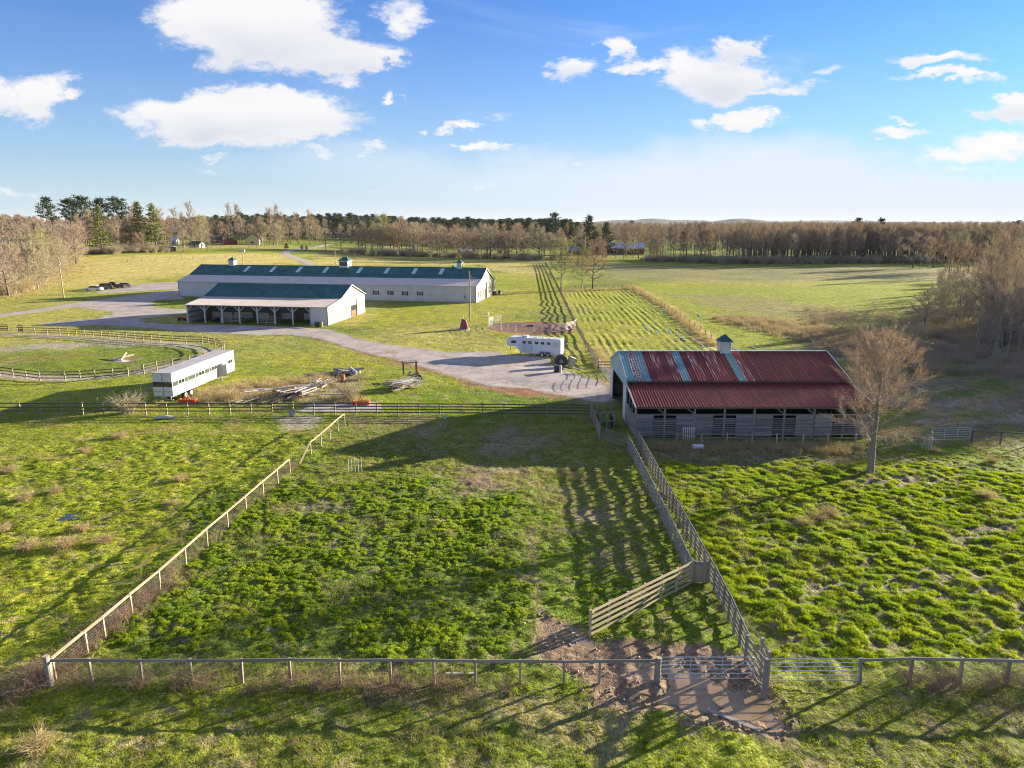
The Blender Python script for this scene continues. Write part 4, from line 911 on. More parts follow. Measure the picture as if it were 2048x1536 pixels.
pipe_gate('pipe gate leaning over the board wall at the left of the red roofed barn', G(1270,878), G(1325,878), 1.4, .3, 6, 'steel_dark', uprights=1)
pipe_gate('bluish pipe gate in the shade far right of the lone tree', G(1861,889), G(1938,887), 1.7, .5, 6)
pipe_gate('short folded pipe gate leaf beside the post right of the lone tree', G(1850,896), G(1862,905), 1.5, .2, 6, uprights=1)
post_obj(1859, 903, 2.0, .12, 'tall grey post holding the bluish gate right of the lone tree', 'wood_grey')
fence('dark rail fence leaving the bluish gate toward the right edge', GL([(1942,887),(2000,889),(2060,892),(2150,895),(2300,900)]), 3.0, 1.35, (1.3,), .12, (.04,.14), 'wood_dark', 'wood_dark', 'rail_fence')
fence('brushy post and rail fence in front of the weathered barn boards', GL([(1353,891),(1402,892),(1453,892),(1503,893),(1553,893),(1604,893),(1654,893),(1710,893),(1770,893),(1845,898)]), 2.6, 1.35, (.45,.9,1.28), .14, (.03,.07), 'wood', 'wood_grey', 'rail_fence', resam=False, lean=.05)
fence('three brown boards between lane fence and red roofed barn', GL([(1196,742),(1224,742)]), 2.4, 1.5, (.5,.95,1.4), .13, (.04,.15), 'wood_dark', 'wood_dark', 'board_fence')
# lane fence to the far field
LN = GL([(1180,708),(1166,682),(1152,655),(1135,618),(1118,583),(1108,562),(1098,541),(1090,528)])
fence('dark board fence climbing from the round pen away to the far field', LN, 2.6, 1.45, (.35,.7,1.05,1.38), .13, (.04,.14), 'wood', 'wood_dark', 'board_fence', side=1)
fence('dark board fence between the round pen and the yard', GL([(1196,733),(1188,720),(1180,708)]), 2.4, 1.45, (.35,.7,1.05,1.38), .13, (.04,.14), 'wood', 'wood_grey', 'board_fence', side=1)
for k, (p, q) in enumerate((((1197,735),(1207,750)), ((1208,751),(1220,769)))):
    pipe_gate(['grey pipe panel of the lane fence, upper of two beside the barn door', 'grey pipe panel of the lane fence, touching the barn corner'][k], G(*p), G(*q), 1.55, .25, 6, 'steel_white')
# paddock ring, made as one board fence
PK = [(36,668),(70,668.5),(120,670),(170,672.5),(220,676),(270,680),(320,684),(372,687),(405,688),(430,692),(444,697),(449,703),(446,710),(434,717),(410,723),(380,729),(345,735),(314,741),(288,747.5),(257,753),(226,756),(191,759),(161,761),(131,762),(80,762),(27,756),(0,752),(-60,742)]
fence('curved three rail fence ringing the riding paddock', GL(PK), 2.44, 1.4, (.42,.86,1.3), .12, (.035,.13), 'wood', 'wood_dark', 'paddock_fence', side=-1)
fence('short dark fence panel at the left edge above the paddock', GL([(-30,663),(-4,664),(17,664)]), 2.2, 1.5, (.4,.75,1.1,1.45), .14, (.05,.16), 'wood_dark', 'wood_dark', 'board_fence')
fence('short dark stub panel starting the paddock rail', GL([(38,665),(47,666)]), 1.2, 1.5, (.4,.75,1.1,1.45), .14, (.05,.16), 'wood_dark', 'wood_dark', 'board_fence')
# far fences
fence('thin wire fence across the far left hay field', GL([(255,525),(340,521),(430,517),(512,514),(560,512)]), 6, 1.5, (.7,1.35), .15, (.05,.06), 'wood_dark', 'wood_grey', 'field_fence')
fence('brown fence below the houses at the far edge of the hay field', GL([(190,507),(280,503),(380,499),(480,496),(560,494)]), 8, 1.5, (.5,1.0,1.4), .2, (.06,.12), 'wood_dark', 'wood_dark', 'field_fence')
fence('dark fence flanking the far gateway right of the road', GL([(612,499),(660,498),(690,499)]), 6, 1.5, (.5,1.0,1.4), .2, (.06,.12), 'wood_dark', 'wood_dark', 'field_fence')
fence('grey wire fence closing the top of the furrowed plot', GL([(1130,581),(1170,579),(1210,577),(1262,576)]), 3.5, 1.4, (.7,1.3), .14, (.04,.05), 'wood_grey', 'wood_grey', 'field_fence')
fence('wire fence buried in dry grass along the furrowed plot', GL([(1262,576),(1310,604),(1360,636),(1400,664),(1434,692)]), 5.0, 1.3, (.8,1.2), .14, (.03,.03), 'wood', 'wire', 'field_fence')
fence('low grey rails in brush at the far left wood edge', GL([(30,579),(44,578),(56,577)]), 2, 1.5, (.6,1.3), .12, (.05,.08), 'wood_grey', 'wood_grey', 'rail_fence')

# ------------------------------------------------------------------ ROUND PEN
RP = empty('round_pen', (PENC[0], PENC[1], bz(*PENC)), 0, 'round horse pen of steel pipe panels with a white entrance arch', 'pen')
def pen_panel(k, a0, a1, mtl, label, h=1.7):
    a = (PENC[0]+PENR*math.cos(a0), PENC[1]+PENR*math.sin(a0)); b = (PENC[0]+PENR*math.cos(a1), PENC[1]+PENR*math.sin(a1))
    pipe_gate(None, a, b, h, .2, 7, mtl, None, 1, .055, 'pen_panel', pen=RP)
NPN = 16
for k in range(NPN):
    a0 = 2*PI*k/NPN; a1 = 2*PI*(k+1)/NPN-.01; am = (a0+a1)/2
    mtl = 'steel_white' if k in (13, 14, 15, 7) else 'steel_dark' if 0 <= am < PI else 'steel'  # white on panels that catch sun: sunlight put into the galvanised colour
    side = ['back right', 'back', 'back left', 'left', 'front left', 'front', 'front right', 'right'][int(((am+.39-.39) % (2*PI))/(PI/4)) % 8]
    pen_panel(k, a0, a1, mtl, 'steel pipe panel of the round horse pen, on its '+side+' side')
a = (PENC[0]-PENR-.1, PENC[1]+.3); t = empty('pen_arch', (a[0]-PENC[0], a[1]-PENC[1], 0), 1.5); t.parent = RP
for x in (-.95, .95): mb = MB(); mb.tube([(x, 0, 0), (x, 0, 2.7)], .05, 6, M['steel_white']); mb.build('leg', t)
mb = MB(); mb.tube([(-.95, 0, 2.7), (-.5, 0, 2.85), (.5, 0, 2.85), (.95, 0, 2.7)], .05, 6, M['steel_white']); mb.build('arch', t)
def tyre(x, y, z, r, tilt, label, group=None, rz=0, m_=None):
    t = empty('discarded_tyre', (x, y, bz(x, y)+z), rz, label, 'tyre', group); t.rotation_euler = (tilt, 0, rz); mb = MB(); n = 16; k = 8; i = mb.mi_(m_ or M['rubber'])
    for a in range(n):
        for b in range(k):
            A_ = 2*PI*a/n; B_ = 2*PI*b/k; rr = r+.11*math.cos(B_); mb.v.append((rr*math.cos(A_), rr*math.sin(A_), .11+.11*math.sin(B_)))
    for a in range(n):
        for b in range(k): mb.f.append((a*k+b, ((a+1) % n)*k+b, ((a+1) % n)*k+(b+1) % k, a*k+(b+1) % k)); mb.mi.append(i)
    mb.build('casing', t, True); mb = MB(); mb.tube([(0, 0, .04), (0, 0, .12)], r*.55, 10, m_ or M['rubber'], False); mb.build('bead', t)
M['blue_grey'] = mat('blue_grey_cloth', (.25,.26,.32), .8, .3, 3)
tyre(*G(1058, 652), .0, .5, 0, 'dark tyre lying flat in the round pen, right of the pair'); tyre(*G(1064, 653), .05, .45, .2, 'dark tyre leaning on its neighbour in the round pen')
tyre(*G(1040, 651), 0, .45, .1, 'grey blue hoop lying left of the tyres in the round pen', m_=M['blue_grey'])

# ------------------------------------------------------------------ TRAILERS
def wheel(parent, x, y, z, r, wd, side, m_rim=None):
    mb = MB(); mb.tube([(x, y-side*wd/2, z), (x, y+side*wd/2, z)], r, 18, M['rubber']); w_ = mb.build('wheel', parent)
    mb = MB(); mb.tube([(x, y+side*(wd/2+.004), z), (x, y+side*(wd/2+.02), z)], r*.58, 12, m_rim or M['steel_white']); mb.build('rim', w_)
    mb = MB(); mb.tube([(x, y+side*(wd/2+.021), z), (x, y+side*(wd/2+.05), z)], r*.2, 8, M['steel_dark']); mb.build('hub', w_)
    return w_
M['green_band'] = mat('faded_green_band', (.022,.042,.026), .6, .15, 1)
ST = empty('semi_trailer', (-41.75, 85.0, 0), math.atan2(16.0, 1.45)-PI/2, 'long white livestock semi trailer with green stripe, parked in brush', 'trailer')
LS = 16.2; WS = 2.5; Z0, Z1 = .95, 3.9
mb = MB(); mb.box(-WS, 0, 0, LS, Z0, Z1-.1, M['white']); mb.build('box_body', ST)
mb = MB(); mb.box(-WS-.03, .03, -.03, LS+.03, Z1-.1, Z1, mat('grey_trailer_roof', (.42,.40,.40), .7, .12, .8)); mb.build('roof', ST)
mb = MB(); mb.box(.003, .018, .1, LS*.78, 2.15, 2.72, M['green_band']); mb.build('stripe', ST)
mb = MB(); mb.box(-WS+.03, -.03, -.02, -.003, 2.15, 2.75, M['green_band']); mb.build('stripe', ST)
for y in (1.3, 6.2, 9.6, 14.2):
    mb = MB(); mb.box(.02, .05, y, y+1.5, 2.15, 2.78, M['trim']); f = mb.build('window', ST)
    for q in range(2): mb = MB(); mb.box(.051, .06, y+.08+q*.7, y+.72+q*.7, 2.23, 2.70, M['glass']); mb.build('pane', f)
for x in (-2.1, -.95):
    mb = MB(); mb.box(x, x+.75, -.05, -.021, 2.2, 2.68, M['glass']); mb.build('rear_window', ST)
for k in range(1, 9): mb = MB(); mb.box(.004, .03, LS*k/9-.03, LS*k/9+.03, Z0, Z1-.1, M['trim']); mb.build('seam', ST)
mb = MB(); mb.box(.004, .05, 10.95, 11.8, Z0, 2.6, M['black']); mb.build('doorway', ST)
mb = MB(); mb.prism([(.03, 11.85), (.75, 12.35), (.72, 12.4), (.0, 11.9)], 0, 1, M['white']); mb.v = [(v_[0], v_[2], Z0+v_[1]*1.65) for v_ in mb.v]; mb.build('side_door', ST)
for x in (-1.27, -1.2): mb = MB(); mb.box(x, x+.03, -.04, -.022, Z0+.05, Z1-.15, M['steel_dark']); mb.build('door_bar', ST)
for x in (-2.2, -1.75, -.9, -.45): mb = MB(); mb.box(x-.18, x+.18, -.035, -.022, 1.5, 1.56, M['steel_dark']); mb.build('hinge', ST)
mb = MB(); mb.box(-WS, 0, -.12, .0, .5, .62, M['steel_dark']); mb.build('bumper', ST)
for x in (-2.3, -.4): mb = MB(); mb.box(x, x+.12, -.08, 0, .5, Z0, M['steel_dark']); mb.build('bumper_strut', ST)
for x in (-2.2, -.5): mb = MB(); mb.beam((x, .2, .85), (x, LS-.3, .85), .12, .2, M['steel_dark']); mb.build('chassis_rail', ST)
for y in (2.9, 4.2):
    for sx in (-1, 1):
        x = -WS/2+sx*1.05; mb = MB(); mb.tube([(x-sx*.2, y, .48), (x+sx*.16, y, .48)], .48, 16, M['rubber']); w_ = mb.build('wheel', ST)
        mb = MB(); mb.tube([(x+sx*.161, y, .48), (x+sx*.175, y, .48)], .27, 12, M['steel_white']); mb.build('rim', w_)
for x in (-2.0, -.6): mb = MB(); mb.beam((x, LS-3, Z0), (x, LS-3, 0), .14, .14, M['steel_dark']); mb.build('landing_leg', ST)
# gooseneck horse trailer
a = G(1014.2, 673.8, 3.0); b = G(1121.5, 678.6, 3.0); LT = math.dist(a, b); 
HT = empty('horse_trailer', (a[0], a[1], 0), math.atan2(b[1]-a[1], b[0]-a[0]), 'white gooseneck horse trailer with row of small windows and two side wheels', 'trailer')
nk = 2.15; M['tr_white'] = mat('trailer_white', (.70,.72,.74), .4, .05, 1.0)
mb = MB(); mb.prism([(0, 1.55), (nk-.5, 1.5), (nk+.25, .55), (nk+.5, .45), (LT, .45), (LT, 2.85), (LT-.12, 2.97), (.35, 2.97), (.06, 2.75)], 0, 2.2, M['tr_white']); mb.build('body', HT)
mb = MB(); mb.prism([(.4, 2.972), (LT-.1, 2.972), (LT-.2, 3.05), (.5, 3.05)], .08, 2.12, M['white']); mb.build('roof', HT)
mb = MB(); mb.box(2.5, 3.4, .6, 1.5, 3.05, 3.32, M['white']); mb.build('roof_vent', HT)
for x in (4.7, 5.9, 7.1): mb = MB(); mb.box(x, x+.35, .8, 1.2, 3.05, 3.1, M['offwhite']); mb.build('roof_hatch', HT)
def tw(x0, x1, z0, z1, fr=.07):
    mb = MB(); mb.box(x0-fr, x1+fr, -.03, -.003, z0-fr, z1+fr, M['white']); f = mb.build('window', HT); mb = MB(); mb.box(x0, x1, -.045, -.031, z0, z1, M['glass']); mb.build('pane', f)
for (x0, x1) in ((.75, 1.6), (2.75, 3.3), (3.75, 4.3), (4.9, 5.45), (5.95, 6.5), (7.0, 7.55)): tw(x0, x1, 2.1, 2.5)
for x0 in (2.6, 3.6):
    mb = MB(); mb.box(x0, x0+.85, -.02, -.003, .65, 2.72, M['white']); d = mb.build('side_door', HT); mb = MB(); mb.box(x0+.72, x0+.78, -.05, -.021, 1.45, 1.6, M['black']); mb.build('handle', d)
mb = MB(); mb.box(7.95, 9.1 if LT > 9.2 else LT-.15, -.02, -.003, 1.7, 2.6, M['white']); mb.build('side_panel', HT)
for x in (6.15, 7.15): wheel(HT, x, -.02, .38, .38, .22, -1); wheel(HT, x, 2.2, .38, .38, .22, 1)
mb = MB(); mb.prism([(5.6, .78), (5.85, .92), (7.45, .92), (7.7, .78), (7.7, .74), (5.6, .74)], -.2, .0, M['steel_dark']); mb.build('fender', HT)
mb = MB(); mb.box(2.6, LT, -.03, -.003, .42, .5, M['steel_dark']); mb.build('skirt_trim', HT)
mb = MB(); mb.tube([(.25, 1.1, 1.5), (.25, 1.1, .75)], .08, 8, M['steel_dark']); mb.build('hitch', HT)
for y in (.3, 1.9): mb = MB(); mb.tube([(nk+.1, y, .7), (nk+.1, y, 0)], .05, 6, M['steel_dark']); mb.build('jack', HT)
mb = MB(); mb.box(LT+.003, LT+.04, .15, 2.05, .5, 2.8, M['white']); mb.build('rear_door', HT)

# ------------------------------------------------------------------ CARS
def car(px, py, rz, paint, label, kind='sedan', pale_end=None):
    x, y = G(px, py); t = empty('parked_car' if kind != 'pickup' else 'pickup_truck', (x, y, bz(x, y)), rz, label, 'car' if kind != 'pickup' else 'pickup')
    t.scale = (1.12, 1.12, 1.12)
    L_ = {'sedan': 4.8, 'suv': 4.7, 'pickup': 5.7}[kind]; h = L_/2; W_ = .92
    body = {'sedan': [(-h, .35), (-h+.05, .75), (-h+.25, .92), (h-1.2, .98), (h-.15, .78), (h, .55), (h, .3)],
            'suv': [(-h, .4), (-h, 1.0), (-h+.1, 1.1), (h-1.1, 1.12), (h-.1, .95), (h, .6), (h, .38)],
            'pickup': [(-h, .5), (-h, 1.15), (h-1.3, 1.2), (h-.1, 1.08), (h, .8), (h, .48)]}[kind]
    mb = MB(); mb.prism(body, -W_, W_, paint); mb.build('body', t)
    top = {'sedan': [(-h+.55, .93), (-h+1.25, 1.42), (.55, 1.45), (h-1.25, .98)], 'suv': [(-h+.12, 1.1), (-h+.4, 1.68), (.75, 1.7), (h-1.15, 1.12)], 'pickup': [(-.55, 1.18), (-.4, 1.82), (1.0, 1.85), (h-1.3, 1.2)]}[kind]
    mb = MB(); mb.prism(top, -W_+.12, W_-.12, M['glass']); c = mb.build('windows', t)
    mb = MB(); mb.prism([(top[1][0]-.05, top[1][1]+.001), (top[2][0]+.05, top[2][1]+.001), (top[2][0], top[2][1]+.05), (top[1][0], top[1][1]+.05)], -W_+.1, W_-.1, paint); mb.build('roof', t)
    if kind == 'pickup': mb = MB(); mb.box(-h+.12, -.65, -W_+.12, W_-.12, 1.152, 1.17, M['black']); mb.build('truck_bed', t)
    for sx in (-h+.95, h-.95):
        for s_ in (-1, 1): wheel(t, sx, s_*(W_-.1), .34, .34, .22, s_)
    for s_ in (-1, 1):
        mb = MB(); mb.box(h-.09, h+.004, s_*.7-.16, s_*.7+.16, .6, .72, M['white']); mb.build('headlight', t)
        mb = MB(); mb.box(-h-.012, -h+.06, s_*.72-.14, s_*.72+.14, .72, .9, M['dark_red']); mb.build('tail_light', t)
    return t
P_ = lambda n, c: mat(n, c, .25, .03, 1, spec=.6)
car(188, 581.5, PI+.05, P_('white_car_paint', (.78,.79,.80)), 'white sedan, nearest and leftmost of the four parked cars')
car(208, 578.5, PI+.35, P_('dark_car_paint', (.09,.07,.065)), 'dark brown suv parked between the white sedan and the black pickup', 'suv')
car(228, 576.5, PI+.25, P_('black_car_paint', (.015,.017,.022)), 'black pickup, third of the four vehicles parked on the gravel', 'pickup')
car(246, 575, PI+.45, P_('silver_car_paint', (.40,.43,.47)), 'silver sedan with red tail lights, rightmost of the four parked cars')

# ------------------------------------------------------------------ POLES AND WIRES
def pole(px, py, topz, r, label, xarm=False):
    x, y = G(px, py); t = empty('utility_pole', (x, y, bz(x, y)), 0, label, 'utility pole'); mb = MB(); mb.tube([(0, 0, -.2), (0, 0, topz)], [r, r*.72], 8, M['wood']); mb.build('shaft', t)
    mb = MB(); mb.tube([(-.1, 0, topz-.35), (-.45, 0, topz-.35)], .05, 5, M['steel_dark']); mb.tube([(.1, 0, topz-1.2), (.4, 0, topz-1.2)], .16, 8, M['steel_dark']); tag(mb.build('insulator', t), kind='stuff')
    return (x, y, bz(x, y)+topz)
def cable(a, b, sag, label, r=.02):
    a = Vector(a); b = Vector(b); pts = [a.lerp(b, k/12)-Vector((0, 0, sag*4*(k/12)*(1-k/12))) for k in range(13)]; mb = MB(); mb.tube(pts, r, 4, M['steel_dark']); o = mb.build('power_line'); tag(o, label, 'cable')
pA = pole(940, 642, 11.2, .17, 'tall wooden utility pole on the lawn before the arena gable'); pB = pole(128, 596, 11.3, .17, 'leaning looking wooden utility pole by the parked cars')
pC = pole(487.5, 545, 8.6, .17, 'thin pale pole behind the left end of the arena roof'); pD = pole(672, 548, 10.5, .17, 'thin pale pole behind the middle cupola of the arena')
post_obj(935, 655, .8, .05, 'thin white rod standing by the red windmill base', 'steel_white')
lw = (pB[0]-90, pB[1]-30, pB[2]+1); cable(pB, lw, 1.6, 'upper power line running left from the pole near the cars'); cable((pB[0], pB[1], pB[2]-1.8), (lw[0], lw[1], lw[2]-1.8), 1.6, 'lower power line running left from the pole near the cars')
cable(pB, pC, 3., 'power line from the pole near the cars across the hay field'); cable((pA[0], pA[1], pA[2]-.3), (-10.5, 197, 5.5), .8, 'short service line from the lawn pole to the arena wall')
cable((pA[0], pA[1], pA[2]-1), (-2.5, 240, 6), 2., 'service line leaving the lawn pole toward the far field', .015)
# ornamental windmill
x, y = G(928, 659); t = empty('garden_windmill', (x, y, 0), 0, 'small dark red garden windmill on a stone base', 'windmill'); M['dull_red'] = mat('dull_red_paint', (.30,.07,.07), .7, .2, 2)
mb = MB(); b0_, b1_ = .85, .5
mb.v += [(-b0_, -b0_, .25), (b0_, -b0_, .25), (b0_, b0_, .25), (-b0_, b0_, .25), (-b1_, -b1_, 1.9), (b1_, -b1_, 1.9), (b1_, b1_, 1.9), (-b1_, b1_, 1.9)]; i = mb.mi_(M['dull_red'])
for q in ((0,1,5,4),(1,2,6,5),(2,3,7,6),(3,0,4,7),(4,5,6,7)): mb.f.append(q); mb.mi.append(i)
mb.build('tower', t); mb = MB(); mb.tube([(0, 0, 0), (0, 0, .26)], 1.25, 12, M['concrete']); mb.build('base', t)
mb = MB(); mb.box(-.4, .4, -.4, .4, 1.9, 2.15, M['shutter']); mb.build('cap', t)
for k in range(5):
    q = .5+2*PI*k/5; mb = MB(); mb.beam((0, -.46, 2.3), (.95*math.cos(q), -.46, 2.3+.95*math.sin(q)), .03, .22, M['offwhite'], (0, 1, 0)); mb.build('blade', t)
mb = MB(); mb.tube([(0, 0, 2.15), (0, 0, 2.3), (0, -.5, 2.3)], .06, 6, M['steel_dark']); mb.build('axle', t)

# ------------------------------------------------------------------ JUNK
jr = random.Random(21)
def log_pile(px, py, rz, n, Lr, label, mats_, spread=(1.6, .8), hmax=.9, name='timber_pile', rot=.25, thick=(.06, .16), cat='timber pile', round_=False, piece='board'):
    x, y = G(px, py); t = empty(name, (x, y, bz(x, y)), rz, label, cat); t['_'] = 0; del t['_']
    for k in range(n):
        L_ = jr.uniform(*Lr); h = hmax*jr.random()**.7*(1-.5*abs(jr.uniform(-1, 1))); th = jr.uniform(*thick); a = jr.gauss(0, rot); tl = jr.gauss(0, .08)
        mb = MB(); p = Vector((jr.uniform(-1, 1)*spread[0]*.4, jr.uniform(-1, 1)*spread[1], h+th)); d = Vector((math.cos(a), math.sin(a), math.sin(tl)))*L_/2
        if p.z-abs(d.z) < th*.5: p.z = abs(d.z)+th*.5
        m_ = M[jr.choice(mats_)]
        if round_: mb.tube([p-d, p+d], th, 8, m_)
        else: mb.beam(p-d, p+d, th*jr.uniform(1, 2.2), th*.55, m_)
        mb.build(piece, t)
    return t
log_pile(808, 776, .75, 70, (2.5, 5.0), 'long heap of weathered boards on skids beside the rusty frame', ['wood_grey', 'offwhite', 'wood_grey', 'wood_tan', 'wood'], (1.5, 1.4), 1.25, rot=.12)
log_pile(828, 762, .9, 6, (1.2, 2.0), 'dark beams and a tyre under the rusty frame', ['wood_dark', 'wood_grey'], (.8, 1.0), 1.2, rot=.5, thick=(.15, .25))
tyre(*G(836, 764), .5, .5, .9, 'tyre resting on the beams beside the rusty frame')
log_pile(597, 792, .6, 60, (1.6, 4.2), 'tumbled grey planks and poles in the dry weeds', ['wood_grey', 'offwhite', 'wood_grey', 'wood'], (2.6, 2.0), 1.2, rot=.55, thick=(.1,.22))
log_pile(640, 775, 1.1, 26, (1.2, 3.2), 'crossed planks heaped above the larger plank tumble', ['wood_grey', 'wood', 'offwhite'], (1.6, 1.5), 1.1, rot=.7)
log_pile(512, 787, .7, 8, (2.5, 4.5), 'few long pale planks lying in the brush near the trailer', ['offwhite', 'wood_grey'], (1.5, 2.0), .4, rot=.25)
log_pile(700, 749, .15, 20, (1.2, 3.6), 'low heap of cut logs and beams left of the rusty barrel', ['wood_grey', 'wood', 'offwhite'], (2.6, .8), .7, rot=.4, thick=(.12, .25), round_=True, name='log_pile', cat='log pile', piece='log')
log_pile(640, 752, .2, 18, (1.5, 3.5), 'faint flat heap of old poles in the weeds', ['wood_grey', 'wood'], (3.0, .8), .3, rot=.3)
log_pile(505, 803, 0, 22, (1.0, 2.6), 'pale scrap and sheeting lying behind the long fence', ['offwhite', 'wood_grey', 'steel_dark'], (6.0, 1.0), .35, rot=1.2, thick=(.04, .1), name='scrap_heap', cat='scrap heap', piece='scrap')
x, y = G(820, 748); t = empty('rusty_frame', (x, y, 0), .25, 'rusty open steel frame with slatted top standing in the grass', 'frame'); M['rust'] = mat('rusty_steel', (.26,.11,.06), .85, .3, 4, col2=(.12,.07,.05))
for sx in (-.95, .95):
    for sy in (-.6, .6): mb = MB(); mb.box(sx-.06, sx+.06, sy-.06, sy+.06, 0, 1.75, M['rust']); mb.build('leg', t)
mb = MB()
for s_ in (-1, 1): mb.box(-1.1, 1.1, s_*.72-.05, s_*.72+.05, 1.76, 1.88, M['rust']); mb.box(s_*1.1-.05, s_*1.1+.05, -.66, .66, 1.765, 1.875, M['rust'])
mb.build('top_rim', t)
for k in range(7): mb = MB(); mb.box(-.98+k*.3, -.80+k*.3, -.70, .70, 1.885, 1.93, M['wood_grey']); mb.build('slat', t)
barrel(*G(686, 763), .32, .95, mat('rust_orange_drum', (.42,.13,.05), .7, .25, 3), 'rust orange drum standing alone by the log heap')
M['orange'] = mat('orange_machine_paint', (.62,.09,.03), .5, .12, 2)
def implement(px, py, label):
    x, y = G(px, py); t = empty('tractor_implement', (x, y, 0), 0, label, 'implement')
    mb = MB(); mb.prism([(-1.0, .0), (1.0, .0), (1.0, .55), (-1.0, .55)], -.1, .0, M['orange']); mb.build('blade', t)
    for s_ in (-1, 1): mb = MB(); mb.box(s_*1.0-.04, s_*1.0+.04, 0, .8, .0, .5, M['orange']); mb.build('side_plate', t)
    mb = MB(); mb.beam((-.35, .2, .5), (0, .2, 1.2), .08, .08, M['orange']); mb.beam((.35, .2, .5), (0, .2, 1.2), .08, .08, M['orange']); mb.build('hitch_frame', t)
    return t
implement(722, 811, 'orange box blade implement behind the long fence, right of centre')
implement(374, 807, 'orange implement half hidden in weeds below the white semi trailer')
t = empty('feed_sack', (*G(328, 838), 0), .1, 'dirty white sack lying by the long fence below the trailer', 'sack'); mb = MB(); mb.tube([(-1.1, 0, .12), (-.6, 0, .2), (.2, .05, .22), (.9, 0, .16), (1.15, 0, .08)], [.08, .2, .24, .18, .06], 8, M['offwhite']); mb.build('bag', t, True); mb = MB(); mb.tube([(1.1, 0, .1), (1.35, .1, .12)], [.03, .09], 6, M['offwhite']); mb.build('tied_end', t)
t = empty('plastic_tub', (*G(583, 832), 0), 0, 'pale plastic tub tipped over at the foot of the long fence', 'tub'); mb = MB(); mb.tube([(0, 0, 0), (0, 0, .45)], [.3, .42], 12, M['offwhite'], False); mb.tube([(0, 0, .02), (0, 0, .03)], .29, 12, M['offwhite']); mb.build('tub_wall', t); t.rotation_euler = (.9, 0, .4); t.location.z = .25
barrel(*G(890, 838), .18, .4, M['offwhite'], 'small white bucket under the long board fence', 'bucket', 'bucket')
# yard junk: bins, crates and ring
x, y = G(1113, 745); t = empty('wheelie_bin', (x, y, 0), .2, 'dark grey wheeled bin at the edge of the yard', 'bin'); mb = MB()
mb.v += [(-.3, -.3, .05), (.3, -.3, .05), (.3, .3, .05), (-.3, .3, .05), (-.38, -.4, 1.1), (.38, -.4, 1.1), (.38, .38, 1.1), (-.38, .38, 1.1)]; i = mb.mi_(M['dkgrey'])
for q in ((0,1,5,4),(1,2,6,5),(2,3,7,6),(3,0,4,7),(3,2,1,0)): mb.f.append(q); mb.mi.append(i)
mb.build('bin_body', t); mb = MB(); mb.box(-.42, .42, -.44, .42, 1.1, 1.16, M['dkgrey']); mb.build('lid', t)
for s_ in (-1, 1): mb = MB(); mb.tube([(s_*.3, .34, .12), (s_*.38, .34, .12)], .12, 10, M['rubber']); mb.build('wheel', t)
barrel(*G(1121, 746), .2, 1.15, M['offwhite'], 'slim pale upright pipe beside the wheeled bin', 'pipe_section', 'pipe')
x, y = G(1122, 735); t = empty('water_tank', (x, y, 0), 0, 'big dark round tank lying on its side behind the bin', 'tank'); mb = MB(); mb.tube([(0, -.55, .95), (0, -.5, .95), (0, .5, .95), (0, .55, .95)], [.85, .95, .95, .85], 20, M['dkgrey']); mb.build('shell', t, False); mb = MB(); mb.tube([(0, -.56, .95), (0, -.62, .95)], .3, 12, M['steel_dark']); mb.build('cap', t)
x, y = G(1138, 735); t = empty('old_cabinet', (x, y, .1), .5, 'tilted beige cabinet leaning against the dark tank', 'cabinet'); mb = MB(); mb.box(-.5, .5, -.35, .35, 0, 1.5, M['wood_tan']); mb.build('case', t); mb = MB(); mb.box(-.44, .44, -.38, -.352, .08, 1.42, M['offwhite']); mb.build('door', t); t.rotation_euler = (.25, .38, .5)
x, y = G(1113, 725); t = empty('crumpled_tarp', (x, y, 0), 0, 'crumpled white tarp on top of the yard junk', 'tarp'); mb = MB(); g_ = [[(-.7+.2*i, -.5+.2*j, 1.0+.35*math.sin(i*1.7+j)*math.cos(j*1.3)-.1*abs(i-3.5)) for j in range(6)] for i in range(8)]
for i_ in range(7):
    for j_ in range(5): mb.poly((g_[i_][j_], g_[i_+1][j_], g_[i_+1][j_+1], g_[i_][j_+1]), M['offwhite'])
mb.box(-.4, .4, -.3, .3, 0, .8, M['wood_grey']); mb.build('sheet', t)
x, y = G(1145, 724); t = empty('wooden_crate', (x, y, 0), .1, 'square pinkish wooden crate behind the yard junk', 'crate')
for s_ in (-1, 1): mb = MB(); mb.box(s_*.6-.04, s_*.6+.04, -.5, .5, 0, 1.0, M['wood_tan']); mb.build('side', t)
mb = MB(); mb.box(-.56, .56, .44, .5, 0, 1.0, mat('pink_board', (.50,.30,.24), .8, .2, 3)); mb.build('back', t); mb = MB(); mb.box(-.56, .56, -.5, -.45, 0, .85, bpy.data.materials['pink_board']); mb.build('front', t)
def plank(px, py, L_, rz, label, m_='offwhite', w_=.22, name='loose_plank'):
    x, y = G(px, py); o = empty(name, (x, y, bz(x, y)+.05), rz, label, 'plank'); mb = MB(); mb.box(-L_/2, L_/2, -w_/2, w_/2, .0, .045, M[m_]); mb.build('board', o); mb = MB(); mb.box(-L_*.3, -L_*.3+.09, -w_/2+.01, w_/2-.01, .046, .06, M['wood_grey']); mb.build('cleat', o)
plank(1467, 1442, 2.4, -.62, 'grey plank lying across the mud below the steel gate', 'wood_grey'); plank(921, 1349, 1.45, 0, 'short pale board in the grass behind the front fence', 'offwhite', .12)
plank(1150, 737, 3.2, -1.0, 'long pale board lying in the grass right of the yard crate', 'offwhite'); plank(668, 789, 3., .0, 'thin white board in the grass by the weathered heap', 'offwhite'); plank(433, 758, 3.4, .85, 'white plank sticking out from under the semi trailer')
barrel(*G(1384, 899), .28, 1.05, M['steel'], 'grey steel drum lying on its side before the barn fence', lie=1.55)
